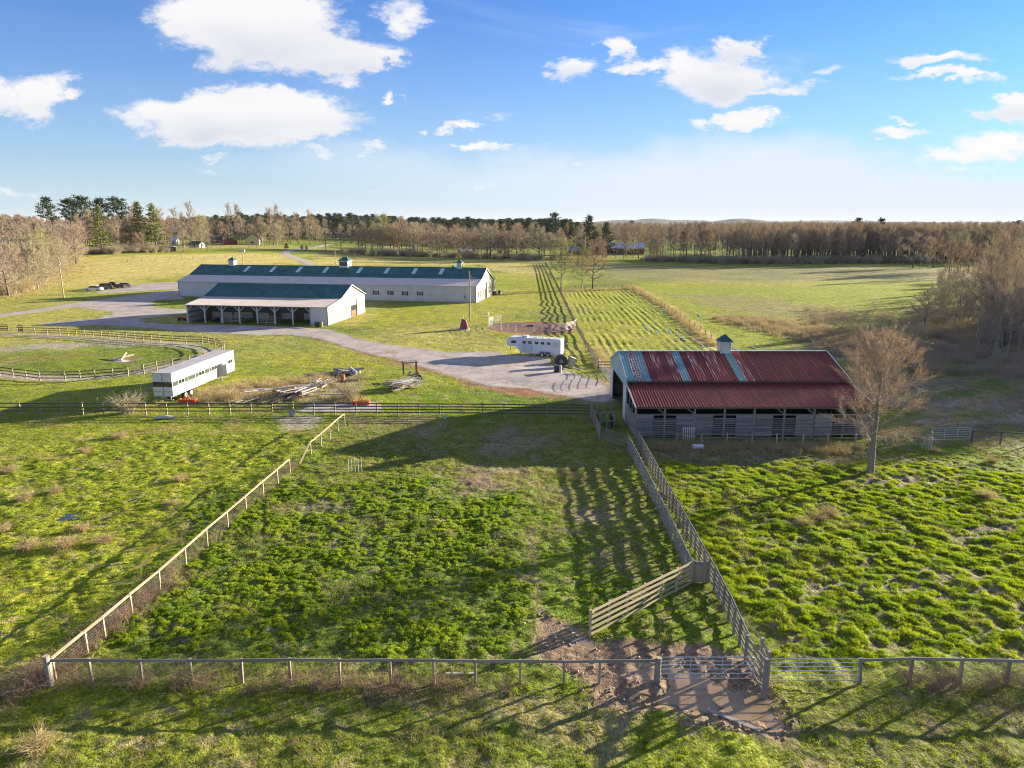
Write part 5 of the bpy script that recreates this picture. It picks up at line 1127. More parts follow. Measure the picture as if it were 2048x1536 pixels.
x, y = G(1210, 852); t = empty('cattle_squeeze', (x, y, 0), 0, 'black steel cattle squeeze chute in the shade left of the barn', 'cattle chute')
for sx in (-.75, 0, .75):
    for yy in (-1.5, 1.5): mb = MB(); mb.box(sx-.05, sx+.05, yy-.05, yy+.05, 0, 2.0, M['steel_dark']); mb.build('upright', t)
for yy in (-1.5, 1.5):
    for z in (1.95, 1.0): mb = MB(); mb.box(-.7, .7, yy-.04, yy+.04, z-.04, z+.04, M['steel_dark']); mb.build('crossbar', t)
for sx in (-.75, .75): mb = MB(); mb.box(sx-.03, sx+.03, -1.45, 1.45, .05, 1.1, M['black']); mb.build('side_sheet', t)
# troughs and jump standard in the paddock
x, y = G(248, 718); t = empty('fallen_jump_pole', (x, y, 0), .9, 'pale crossed poles lying on a worn patch in the paddock', 'jump poles'); 
for q in (0, .9): mb = MB(); mb.tube([(-1.6*math.cos(q), -1.6*math.sin(q), .12), (1.6*math.cos(q), 1.6*math.sin(q), .5+q*.3)], .13, 8, M['wood_tan']); mb.build('pole', t)
water('paddock_puddle', ell(243, 722, 17, 2.6), .05, (.4,.42,.45), 'small bright puddle in the middle of the paddock', .1)
x, y = G(709, 944); t = empty('bent_rack', (x, y, 0), 0, 'thin grey upright rods of an old rack in the corral grass', 'rack')
for k in range(5): mb = MB(); mb.tube([(-.55+k*.3, .02*k, 0), (-.5+k*.28, .02*k, 1.3-.1*(k % 2))], .022, 5, M['steel']); mb.build('rod', t)
mb = MB(); mb.tube([(-.6, 0, .75), (.75, .1, .8)], .02, 5, M['steel_dark']); mb.build('crossbar', t)
# ------------------------------------------------------------------ FAR BUILDINGS
def house(px, py, w_, d_, h, rh, wallm, roofm, label, rz=0, name='farm_house', cat='house', wins=2, chim=False):
    x, y = G(px, py); t = empty(name, (x, y, bz(x, y)), rz, label, cat)
    mb = MB(); mb.prism([(0, 0), (d_, 0), (d_, h), (d_/2, h+rh*.97), (0, h)], -w_/2, w_/2, wallm, 'x'); wl = mb.build('wall', t)
    for s_ in (0, 1):
        mb = MB(); a = (-.5, h-.05-.5*rh/(d_/2)) if not s_ else (d_+.5, h-.05-.5*rh/(d_/2)); slab_roof(mb, -w_/2-.5, w_/2+.5, (a[0], a[1]+.3), (d_/2, h+rh+.2), .18, roofm); mb.build('roof', t)
    for k in range(wins): xx = -w_/2+w_*(k+1)/(wins+1); mb = MB(); mb.box(xx-.5, xx+.5, -.06, -.004, 1.0, 2.2, M['glass']); mb.build('window', t)
    mb = MB(); mb.box(w_*.02-.5, w_*.02+.5, -.05, -.003, 0, 2.1, M['wood_dark']); mb.build('door', t)
    mb = MB(); mb.box(w_/2+.004, w_/2+.06, d_*.35, d_*.6, 1.0, 2.2, M['glass']); mb.build('window', t)
    if chim: mb = MB(); mb.box(-w_*.3, -w_*.3+.8, d_*.5-.4, d_*.5+.4, h+rh*.5, h+rh+1.0, M['rust']); mb.build('chimney', t)
    return t
M['yellow_wall'] = mat('pale_yellow_siding', (.62,.52,.30), .7, .08, 1); M['dark_roof'] = mat('dark_shingles', (.07,.07,.075), .8, .15, 1); M['blue_roof'] = mat('blue_metal_roof', (.07,.22,.36), .5, .1, 1); M['pale_roof'] = mat('pale_blue_metal_roof', (.42,.52,.66), .4, .08, 1); M['brown_wall'] = mat('brown_brick_wall', (.22,.11,.08), .8, .2, 1); M['red_wall'] = mat('red_barn_wall', (.32,.06,.045), .8, .15, 1)
house(492, 489, 11, 9, 4.5, 3.2, M['yellow_wall'], M['dark_roof'], 'pale yellow house with steep gable among the far trees', -1.2, chim=True)
house(448, 489, 9, 8, 2.6, 1.8, M['red_wall'], M['dark_roof'], 'small red barn left of the yellow house', -.9, 'small_barn', 'barn', 1)
house(428, 487, 12, 8, 3, 2, M['brown_wall'], M['dark_roof'], 'dark roofed house behind the bare trees left of the red barn', .1)
house(389, 496, 8, 5, 2.5, 1.6, M['offwhite'], M['dark_roof'], 'grey white shed with dark roof at the far edge of the hay field', -.3, 'garden_shed', 'shed', 1)
house(346, 489, 5, 5, 3, 2, M['offwhite'], M['pale_roof'], 'small pale round roofed shed left of the grey shed', 0, 'garden_shed', 'shed', 0)
house(510, 489, 5, 4, 2.5, 1.5, M['white'], M['pale_roof'], 'small white outbuilding right of the yellow house', 0, 'outbuilding', 'shed', 1)
house(882, 489, 26, 10, 3, 2, M['brown_wall'], M['pale_roof'], 'low building with pale roof deep in the trees right of centre', 0, 'far_shed', 'shed', 3)
house(1153, 511, 13, 10, 3.2, 2.4, M['brown_wall'], M['blue_roof'], 'building with bright blue roof behind the tree line', .0, 'blue_roof_barn', 'barn', 3)
house(1236, 509, 36, 16, 4.2, 3.6, M['brown_wall'], M['pale_roof'], 'long brown barn with wide pale blue metal roof behind the trees', .03, 'long_barn', 'barn', 8)
house(931, 509, 9, 5, 2.2, 1.2, M['wood_grey'], M['pale_roof'], 'small derelict shed under the tree line right of centre', .2, 'derelict_shed', 'shed', 1)
x, y = G(328, 503); t = empty('run_in_shelter', (x, y, bz(x, y)), .05, 'open run in shelter with flat roof below the far pines', 'shelter')
for sx in (-5, 0, 5):
    for sy in (0, 4): mb = MB(); mb.box(sx-.12, sx+.12, sy-.12, sy+.12, 0, 2.6, M['wood_dark']); mb.build('post', t)
mb = MB(); mb.prism([(-.6, 2.75), (4.6, 2.65), (4.6, 2.8), (-.6, 2.95)], -5.6, 5.6, M['pale_roof'], 'x'); mb.build('roof', t); mb = MB(); mb.box(-5, 5, 4.13, 4.2, 0, 2.6, M['wood_dark']); mb.build('back_wall', t)
x, y = G(484, 504); t = empty('stock_tank', (x, y, bz(x, y)), 0, 'small blue grey box standing at the far field fence', 'tank'); mb = MB(); mb.box(-1.6, 1.6, -.8, .8, 0, 1.3, M['steel']); mb.build('tank_wall', t); mb = MB(); mb.box(-1.7, 1.7, -.9, .9, 1.3, 1.4, M['steel_dark']); mb.build('rim', t)

# ------------------------------------------------------------------ TREES
M['bark'] = mat('grey_brown_bark', (.26,.22,.18), .9, .3, 3, objvar=.2); M['bark_pale'] = mat('pale_bark', (.30,.27,.23), .9, .25, 3, objvar=.15); M['bark_dark'] = mat('dark_bark', (.13,.10,.085), .9, .3, 3, objvar=.2)
def twigmat(name, c1, c2, tr=.1): return leafmat(name, c1, c2, tr, .9, .02)
M['twig'] = twigmat('bare_twigs', (.30,.235,.185), (.40,.315,.235)); M['twig_red'] = twigmat('reddish_twigs', (.34,.225,.18), (.42,.295,.23)); M['twig_pale'] = twigmat('pale_twigs', (.36,.30,.23), (.44,.37,.27))
M['bud'] = leafmat('yellow_green_buds', (.22,.22,.06), (.36,.32,.09), .3, .7, .05); M['needles'] = leafmat('pine_needles', (.028,.05,.020), (.06,.085,.028), .12, .7, .05)
M['needles_l'] = leafmat('yellow_green_needles', (.10,.13,.03), (.17,.19,.045), .2, .7, .05); M['redbud'] = leafmat('reddish_buds', (.36,.20,.13), (.42,.28,.17), .2, .7, .2)  # needles_l: yellow-green foliage of the brighter pines
def rot_rand(rs, d, ang):        # random directions around d (N,3)
    n = len(d); r = rs.normal(size=(n, 3)); r -= (r*d).sum(1)[:, None]*d; r /= np.linalg.norm(r, axis=1)[:, None]+1e-9
    a = np.asarray(ang).reshape(-1, 1); o = d*np.cos(a)+r*np.sin(a); return o/np.linalg.norm(o, axis=1)[:, None]
def slivers(rs, p, d, L_, w_):   # thin triangles
    n = len(p); s_ = np.cross(d, rs.normal(size=(n, 3))); s_ /= np.linalg.norm(s_, axis=1)[:, None]+1e-9
    L_ = np.asarray(L_).reshape(-1, 1); w_ = np.asarray(w_).reshape(-1, 1)
    return np.stack([p-s_*w_/2, p+s_*w_/2, p+d*L_], 1)
def flakes(rs, p, size):
    n = len(p); a = rs.normal(size=(n, 3)); a /= np.linalg.norm(a, axis=1)[:, None]; b = np.cross(a, rs.normal(size=(n, 3))); b /= np.linalg.norm(b, axis=1)[:, None]
    s_ = (np.asarray(size)*rs.uniform(.6, 1.3, n)).reshape(-1, 1); return np.stack([p-a*s_/2, p+a*s_/2, p+b*s_*.9], 1)
def bare_tree(seed, H, R, base=.22, nb=16, ntw=1500, tl=1.1, tw=.05, r0=.22, up=.9, bark='bark', twig='twig', buds=0, bud='bud', budsize=.16, multi=1, shape='oval', bw=1.0):
    rs = np.random.RandomState(seed); tm = MB(); cm = MB(); segs = []
    for m_ in range(multi):
        ox, oy = (rs.normal(0, .35, 2) if multi > 1 else (0, 0)); lean = rs.normal(0, .10 if multi > 1 else .03, 2)*H
        path = []; N = 7
        for k in range(N+1):
            t = k/N; path.append((ox+lean[0]*t*t+rs.normal(0, .012*H)*t, oy+lean[1]*t*t+rs.normal(0, .012*H)*t, H*.93*t-(.3 if k == 0 else 0)))
        rr = [r0/math.sqrt(multi)*(1.25 if k == 0 else 1)*(1-k/N*.88) for k in range(N+1)]
        tm.tube(path, rr, 6, M[bark], False); P = np.array(path)
        for b in range(nb//multi):
            t = base+(1-base)*((b+rs.rand())/(nb/multi))**.85; t = min(t, .97); ip = t*N; k = min(int(ip), N-1); p = P[k]+(P[k+1]-P[k])*(ip-k)
            u = (t-base)/(1-base)
            prof = {'oval': math.sin(PI*min(1, .18+u*.80))**.7, 'cone': (1-u)**.8+.12, 'fan': .55+.5*u, 'tall': .55+.3*math.sin(PI*u)}[shape]
            az = b*2.4+rs.rand()*.9; el = (.25+up*u*.9+rs.normal(0, .1)); L_ = R*prof*rs.uniform(.8, 1.15)
            d = np.array([math.cos(az)*math.cos(el), math.sin(az)*math.cos(el), math.sin(el)])
            q = [p]; 
            for j in range(4): d = d+np.array([0, 0, .10*up])+rs.normal(0, .09, 3); d /= np.linalg.norm(d); q.append(q[-1]+d*L_/4)
            rb = max(.018, r0*.34*(1-u*.6))*bw; cm.tube([tuple(z_) for z_ in q], [rb, rb*.75, rb*.55, rb*.4, rb*.2], 4, M[bark], False)
            segs.append((q, rb)); 
            for s_ in range(4):
                f = rs.uniform(.3, .95)*4; j = min(int(f), 3); p2 = q[j]+(q[j+1]-q[j])*(f-j); d2 = rot_rand(rs, (q[j+1]-q[j])[None]/np.linalg.norm(q[j+1]-q[j]), [rs.uniform(.4, .95)])[0]; d2[2] += .25*up
                q2 = [p2]; L2 = L_*rs.uniform(.3, .55)
                for j2 in range(2): d2 = d2+rs.normal(0, .12, 3); d2 /= np.linalg.norm(d2); q2.append(q2[-1]+d2*L2/2)
                cm.tube([tuple(z_) for z_ in q2], [rb*.4, rb*.28, rb*.12], 3, M[bark], False); segs.append((q2, rb*.3))
    A_ = []; B_ = []; wt = []
    for q, rb in segs:
        for a, b in zip(q[:-1], q[1:]): A_.append(a); B_.append(b); wt.append(np.linalg.norm(b-a)*(1. if len(q) > 3 else 1.8))
    A_ = np.array(A_); B_ = np.array(B_); wt = np.array(wt)/sum(wt)
    i = rs.choice(len(A_), ntw, p=wt); f = rs.rand(ntw, 1); p = A_[i]+(B_[i]-A_[i])*f; d = (B_-A_)[i]; d /= np.linalg.norm(d, axis=1)[:, None]
    d = rot_rand(rs, d, rs.uniform(.25, .95, ntw)); d[:, 2] += .3*up; d /= np.linalg.norm(d, axis=1)[:, None]
    L_ = tl*rs.uniform(.5, 1.3, ntw); cm.tris(slivers(rs, p, d, L_, tw*rs.uniform(.7, 1.2, ntw)), M[twig])
    n2 = ntw//2; k = rs.choice(ntw, n2); p3 = p[k]+d[k]*(L_[k]*rs.uniform(.3, .8, n2))[:, None]; d3 = rot_rand(rs, d[k], rs.uniform(.3, .8, n2)); cm.tris(slivers(rs, p3, d3, L_[k]*.6, np.full(n2, tw*.7)), M[twig])
    if buds:
        k = rs.choice(ntw, buds); pb = p[k]+d[k]*(L_[k]*rs.uniform(.4, 1, buds))[:, None]+rs.normal(0, .05, (buds, 3)); cm.tris(flakes(rs, pb, budsize), M[bud])
    return tm.mesh('trunk', True), cm.mesh('crown')
def pine_tree(seed, H, R, base=.5, n=46, per=46, fs=.42, mt='needles', shape='round', r0=.28, bark='bark_dark'):
    rs = np.random.RandomState(seed); tm = MB(); cm = MB(); P = []; N = 6
    for k in range(N+1): t = k/N; P.append((rs.normal(0, .01*H)*t, rs.normal(0, .01*H)*t, H*.96*t-(.3 if k == 0 else 0)))
    tm.tube(P, [r0*(1-.85*k/N) for k in range(N+1)], 6, M[bark], False); P = np.array(P); pts = []
    for b in range(n):
        u = (b+rs.rand())/n; t = base+(1-base)*u; ip = min(t, .999)*N; k = int(ip); p = P[k]+(P[k+1]-P[k])*(ip-k)
        prof = math.sin(PI*min(1, .25+u*.72))**.6 if shape == 'round' else (1-u)**.75+.08
        az = b*2.4+rs.rand(); L_ = R*prof*rs.uniform(.55, 1.15); el = rs.uniform(-.05, .35) if shape != 'round' else rs.uniform(0, .6)+u*.5
        e_ = p+np.array([math.cos(az)*math.cos(el), math.sin(az)*math.cos(el), math.sin(el)])*L_; cm.tube([tuple(p), tuple((p+e_)/2+np.array([0, 0, -.1])), tuple(e_)], [.07, .05, .02], 3, M[bark], False)
        m_ = int(per*(.4+.6*prof)); f = rs.uniform(.35, 1.05, m_)[:, None]; c = p+(e_-p)*f+rs.normal(0, 1, (m_, 3))*np.array([.42, .42, .22])*(R/4.); pts.append(c)
    pts = np.concatenate(pts); cm.tris(flakes(rs, pts, fs), M[mt]); return tm.mesh('trunk', True), cm.mesh('crown')
TR = {}
def reg(k, *v): TR.setdefault(k, []).extend(v)
for s_ in range(4): reg('wood', bare_tree(100+s_, 19+s_, 3.6, .30, 18, 900, 1.9, .08, .26, .95, 'bark_dark', ['twig', 'twig', 'twig_red', 'twig'][s_], shape='tall', bw=1.4))
for s_ in range(3): reg('round', bare_tree(120+s_, 13+s_, 5.6, .20, 22, 1700, 1.5, .07, .30, .7, 'bark_dark', ['twig_red', 'twig', 'twig_pale'][s_], shape='oval', bw=1.4))
for s_ in range(2): reg('pale', bare_tree(130+s_, 11+s_*2, 5.4, .12, 24, 2600, 1.5, .07, .2, .9, 'bark_pale', 'twig_pale', 500, 'bud', .3, shape='oval'))
for s_ in range(2): reg('green', bare_tree(140+s_, 14+2*s_, 5.0, .22, 20, 1500, 1.3, .065, .24, .8, 'bark', 'twig_pale', 1300, 'bud', .3, shape='oval'))
for s_ in range(2): reg('scrag', bare_tree(150+s_, 12+2*s_, 3.2, .25, 14, 800, 1.2, .05, .13, 1.2, 'bark_pale', 'twig', shape='fan', multi=2))
for s_ in range(3): reg('pine', pine_tree(160+s_, 25+s_*1.5, 5.0, .58, 40, 52, .62))
for s_ in range(2): reg('pinel', pine_tree(170+s_, 19+s_*2, 3.8, .18, 60, 42, .55, 'needles_l', 'cone'))
for s_ in range(2): reg('fir', pine_tree(180+s_, 22, 5.2, .14, 64, 50, .62, 'needles', 'cone'))
def brush_mesh(seed, R, H, n, m_, w_=.035, bud=None, nb=0, arch=.6):
    rs = np.random.RandomState(seed); cm = MB(); p0 = np.stack([rs.normal(0, R*.35, n), rs.normal(0, R*.35, n), np.zeros(n)], 1); a = rs.rand(n)*2*PI
    d = np.stack([np.cos(a)*rs.uniform(.1, .9, n), np.sin(a)*rs.uniform(.1, .9, n), np.full(n, 1.)], 1); d /= np.linalg.norm(d, axis=1)[:, None]; L_ = H*rs.uniform(.4, 1., n)
    p1 = p0+d*L_[:, None]*.6; d2 = d+np.stack([np.cos(a)*arch, np.sin(a)*arch, np.full(n, -.25)], 1); d2 /= np.linalg.norm(d2, axis=1)[:, None]
    cm.tris(slivers(rs, p0, d, L_*.75, np.full(n, w_*1.3)), M[m_]); cm.tris(slivers(rs, p1, d2, L_*.6, np.full(n, w_)), M[m_])
    k = rs.choice(n, n*2); f = rs.rand(n*2, 1); p2 = p1[k]+d2[k]*L_[k][:, None]*.55*f; cm.tris(slivers(rs, p2, rot_rand(rs, d2[k], rs.uniform(.4, 1.2, n*2)), L_[k]*.35, np.full(n*2, w_*.7)), M[m_])
    if bud: k = rs.choice(n*2, nb); cm.tris(flakes(rs, p2[k]+rs.normal(0, .06, (nb, 3)), .16), M[bud])
    return cm.mesh('brush')
M['dry'] = leafmat('dry_grass', (.36,.27,.16), (.48,.37,.22), .25, .8, .3); M['bramble'] = leafmat('bramble_canes', (.20,.13,.10), (.32,.22,.15), 0, .9, .3); M['rustgrass'] = leafmat('rust_coloured_grass', (.30,.21,.16), (.44,.33,.24), .25, .8, .1)
def put_tree(kind, x, y, label, group=None, sc=1., name='bare_tree', cat='tree', z=None, sx=None, i=None):
    r = tree_r; ms = TR[kind]; tm, cm = ms[r.randrange(len(ms)) if i is None else i % len(ms)]
    t = empty(name, (x, y, (bz(x, y) if z is None else z)), r.uniform(0, 6.28), label, cat, group); s_ = sc*(r.uniform(.9, 1.1) if i is None else 1); q = sx or r.uniform(.9, 1.15)
    t.scale = (s_*q, s_*q, s_); new_obj('trunk', tm, t); new_obj('crown', cm, t); return t
tree_r = random.Random(77)
# the lone tree by the barn
TR['hero'] = [bare_tree(5, 12.6, 4.9, .17, 46, 8500, .8, .015, .30, .75, 'bark', 'twig_red', 4200, 'redbud', .075, shape='oval', bw=.8)]
x, y = G(1740, 946); put_tree('hero', x, y, 'lone bare tree with reddish buds at the right end of the barn', sc=1.0, sx=1.0, i=0)
# three trees by the lane fence
for px, py, k, h, lb in ((1122, 583, 'green', .95, 'budding pale tree on the lane fence, left of the three lawn edge trees'), (1164, 580, 'green', .78, 'thin budding tree, middle of three at the top of the furrowed plot'), (1185, 578, 'round', .95, 'taller bare tree, right of three at the top of the furrowed plot')):
    x, y = G(px, py); put_tree(k, x, y, lb, sc=h*1.22, sx=.85, i=px)
x, y = G(1090, 512); put_tree('scrag', x, y, 'slender white leaning tree where the lane fence meets the tree line', sc=1.1, i=0)
# hero conifers
for px, base, top, k, lb in ((1178, 517, 428, 'fir', 'big dark fir standing above the tree line right of centre'), (1212, 517, 442, 'fir', 'darker smaller evergreen right of the big fir'), (1108, 517, 427, 'pine', 'slender pine with a tuft top left of the big fir'), (1764, 519, 433, 'pine', 'lone round topped pine above the right hand woods'), (1191, 512, 490, 'fir', 'small dark cedar at the foot of the evergreens')):
    x, y = G(px, base); hh = 22+(443-top)/1420*y*1.0-bz(x, y) if top < 480 else 6; m_ = 22 if k == 'fir' else 26; put_tree(k, x, y+(6 if px == 1764 else 0), lb, sc=hh/m_, name='evergreen_tree', sx=1.15 if k == 'fir' else .8, i=px)
# left pines, each by its place
LP = [(148,500,402,'pine'),(174,503,391,'pine'),(208,500,401,'pine'),(243,500,394,'pine'),(107,497,404,'pine'),(205,508,415,'pinel'),(313,503,412,'pinel'),(285,503,408,'pinel'),(540,488,424,'pine')]
ptx = ['dark pine, second from the left above the left wood', 'tallest dark round topped pine above the left wood', 'dark pine between the tallest pine and the flat topped one', 'wide flat topped pine with long bare trunk in the left wood', 'leftmost pine above the left wood', 'bright green pine in front of the tall dark pines', 'green pine at the right end of the left wood', 'yellowish thin pine left of the green pine at the wood end', 'small dark pine top in the far middle trees']
for (px, base, top, k), lb in zip(LP, ptx):
    x, y = G(px, base); hh = CAM_H+(443-top)/FPX*y*1.02-bz(x, y); put_tree(k, x, y, lb, sc=hh/26 if k == 'pine' else hh/20, name='pine_tree', cat='pine', sx=(1.15 if px != 243 else 1.35) if k == 'pine' else 1.25, i=px)
# left wood of bare trees
LM = [(60,'at the very left edge'),(110,'left of the tall pines'),(170,'under the tallest pine'),(250,'under the flat topped pine'),(340,'right of the tall pines'),(430,'near the grey shed'),(520,'by the yellow house'),(640,'left of the winding road'),(700,'just right of the winding road'),(760,'above the middle cupola'),(830,'right of the yellow green tree'),(900,'left of the right cupola'),(960,'above the right cupola'),(1020,'right of the right cupola'),(1090,'left of the lane fence end'),(1150,'left of the big fir'),(1205,'under the big fir'),(1270,'before the long pale roof'),(1340,'right of the long pale roof'),(1400,'above the furrowed plot corner'),(1450,'above the red barn cupola'),(1510,'just right of the barn cupola'),(1570,'above the right half of the barn'),(1640,'above the right end of the barn'),(1700,'above the lone tree'),(1760,'left of the lone round pine'),(1820,'right of the lone round pine'),(1900,'above the near bushy tree'),(9999,'close to the right edge')]
def where(x, y):
    q = 1024+FPX*x/(y*math.cos(PITCH)+CAM_H*math.sin(PITCH)); return next(t_ for a, t_ in LM if q < a)
def row(kind, pts, n, lab, grp, top=None, jy=4, jx=3, sc=(.85, 1.15), name='bare_tree', sx=None):
    P = [G(a, b) for a, b in pts]; seg = [math.dist(a, b) for a, b in zip(P[:-1], P[1:])]; T_ = sum(seg)
    for k in range(n):
        s_ = T_*(k+tree_r.random())/n; j = 0
        while j < len(seg)-1 and s_ > seg[j]: s_ -= seg[j]; j += 1
        f = s_/seg[j]; x = P[j][0]+(P[j+1][0]-P[j][0])*f+tree_r.uniform(-jx, jx); y = P[j][1]+(P[j+1][1]-P[j][1])*f+tree_r.uniform(-jy*.3, jy)
        kd = kind if isinstance(kind, str) else kind[tree_r.randrange(len(kind))]; s2 = tree_r.uniform(*sc); u_ = (s2-sc[0])/(sc[1]-sc[0]); put_tree(kd, x, y, ('short ' if u_ < .33 else 'tall ' if u_ > .66 else '')+{'wood': 'slim ', 'round': 'rounded ', 'pale': 'pale ', 'green': 'budding ', 'scrag': 'forked '}[kd]+lab+' '+where(x, y), grp, sc=s2, name=name, sx=sx)
row(['wood', 'wood', 'round'], [(110,512),(170,510),(260,503),(330,500)], 36, 'tree in the left wood', 'bare trees of the left wood', jy=30, sc=(.85,1.15))
row(['pale', 'green', 'pale', 'round'], [(-60,610),(0,580),(60,565),(100,545),(125,520)], 26, 'sunlit tree', 'sunlit trees at the left edge', jy=14, jx=7, sc=(.75,1.2))
if 0: row(['round', 'wood', 'pale'], [(-200,590),(-60,560),(40,520),(110,505)], 22, 'bare tree deeper in the wood at the left edge', 'trees deep in the left edge wood', jy=30, jx=12, sc=(1.0,1.35))
row(['round', 'pale', 'wood'], [(340,495),(420,492),(500,490),(620,487)], 34, 'bare tree in the distance', 'bare trees among the far houses', jy=70, jx=10, sc=(.9,1.35))
for px, py, lb in ((368,504,'low round bare tree before the grey shed'), (415,503,'low round bare tree right of the grey shed'), (282,505,'small pale bare tree at the foot of the left wood'), (652,500,'solitary round bare tree right of the winding road'), (60,552,'big rounded tan tree bulging from the left wood edge')):
    x, y = G(px, py); put_tree('round' if px != 60 else 'pale', x, y, lb, sc=.75 if px not in (60, 652) else (1.25 if px == 60 else .95), sx=1.0, i=px)
x, y = G(765, 505); put_tree('green', x, y, 'yellow green budding tree standing out of the middle tree line', sc=1.55, sx=1.1, i=1); x, y = G(375, 500); put_tree('green', x, y+20, 'yellow green tree beyond the low bare trees left of centre', sc=1.4, sx=1., i=0)
row(['round', 'round', 'round', 'wood'], [(690,503),(800,506),(900,513),(1000,517),(1080,518)], 52, 'bare tree of the middle line', 'trees of the middle tree line', jy=22, sc=(.9,1.3), sx=1.15)
row(['wood', 'round'], [(1080,518),(1200,514),(1330,520)], 26, 'bare tree', 'trees before the pale roofed barn', jy=30, sc=(.8,1.1))
row(['wood'], [(1320,522),(1500,527),(1650,527),(1860,524)], 96, 'bare tree fronting the woods', 'front trees of the right woods', jy=24, jx=2, sc=(.80,1.0))
if 0: row(['wood'], [(1320,521),(1500,526),(1900,523)], 60, 'tall slim bare tree a little inside the right hand woods', 'inner trees of the right woods', jy=60, jx=5, sc=(.9,1.1))
row(['wood', 'scrag', 'round'], [(1840,535),(1940,545),(2048,560),(2060,562)], 18, 'bare tree at the field corner', 'trees at the right edge field corner', jy=30, jx=6, sc=(.8,1.1))
# near right thicket
for k, (px, py, kd, s_, lb) in enumerate(((1952,690,'scrag',1.15,'tall forked bare tree in the right thicket'), (1905,668,'scrag',.8,'slim bare tree at the left side of the right thicket'), (1990,700,'scrag',1.3,'pale forked tree with wide fan of limbs near the right edge'), (2035,690,'scrag',1.35,'bare tree cut by the right edge of the picture'), (1925,650,'scrag',.9,'many stemmed grey sapling behind the forked trees'), (1848,655,'round',.52,'low spreading bare bushy tree alone before the right thicket'), (1885,640,'green',.42,'low budding yellow green bush tree in the right thicket'))):
    x, y = G(px, py); put_tree(kd, x, y, lb, sc=s_, sx=1.1 if kd == 'scrag' else 1.3, i=k)
for k in range(16):
    px = tree_r.uniform(1960, 2060); py = tree_r.uniform(600, 720); x, y = G(px, py)
    put_tree(['scrag', 'wood', 'scrag', 'round'][k % 4], x, y, 'grey bare tree deep in the right hand thicket', 'trees of the right thicket', sc=tree_r.uniform(.7, 1.0))
for k in range(0):       # woods just outside the frame whose shade falls across the lower right
    x = tree_r.uniform(100, 150); y = tree_r.uniform(84, 150); put_tree(['wood', 'scrag', 'round'][k % 3], x, y, 'bare tree of the woods beyond the right thicket', 'trees beyond the right thicket', sc=tree_r.uniform(.75, 1.))
for k, (px, py, s_) in enumerate(((573,499,1.0),(604,500,.75),(613,500,.75))):
    x, y = G(px, py); t = put_tree('fir', x, y, ['dark rounded shrub left of the road gateway', 'dark shrub, left of the pair right of the road', 'dark shrub, right of the pair beside the road'][k], sc=.2*s_, name='evergreen_shrub', cat='shrub', sx=1.9)
# small shrubs and brush clumps, each one countable
BR = [brush_mesh(200+k, 1.0, 1.7, 260, 'bramble', .02) for k in range(2)]+[brush_mesh(210+k, .8, 1.4, 300, 'dry', .028) for k in range(2)]+[brush_mesh(220+k, 1.0, 2.6, 260, 'twig_pale', .03, 'bud', 130) for k in range(2)]
def brush(px, py, k, sc, label, group=None, z=1., name='brush_clump', cat='brush'):
    x, y = G(px, py); o = new_obj(name, BR[k]); o.location = (x, y, bz(x, y)-.05); o.rotation_euler = (0, 0, tree_r.uniform(0, 6)); o.scale = (sc, sc, sc*z); return tag(o, label, cat, group)
for px, py, k, sc, lb in ((855/3.34,1490/3.34+380,5,1.1,'spindly branched weed standing behind the long fence left of the trailer'), (700,800,4,1.1,'pale twiggy shrub behind the long fence by the orange implement'), (460,800,2,1.2,'tan brush clump below the open trailer door'), (75,1500,2,.7,'dry weed clump at the lower left corner'), (1525,838,2,.01,'x')):
    if lb != 'x': brush(px, py, k, sc, lb)
LW = [(58,1098),(165,1060),(130,1095),(48,1000),(110,985),(170,905),(20,945),(8,1060),(240,875),(345,1010),(360,960),(210,1085),(1972,995),(1870,905),(1985,925),(1640,1040),(1660,1030),(1610,1050)]
for k, (px, py) in enumerate(LW): brush(px, py, 2+(k % 2), tree_r.uniform(.55, .8), 'dry tan grass tussock in the left pasture' if px < 500 else 'dry tan weed tuft in the rough right pasture', 'dry tussocks of the left pasture' if px < 500 else 'dry tufts of the right pasture', .8, 'grass_tussock', 'tussock')

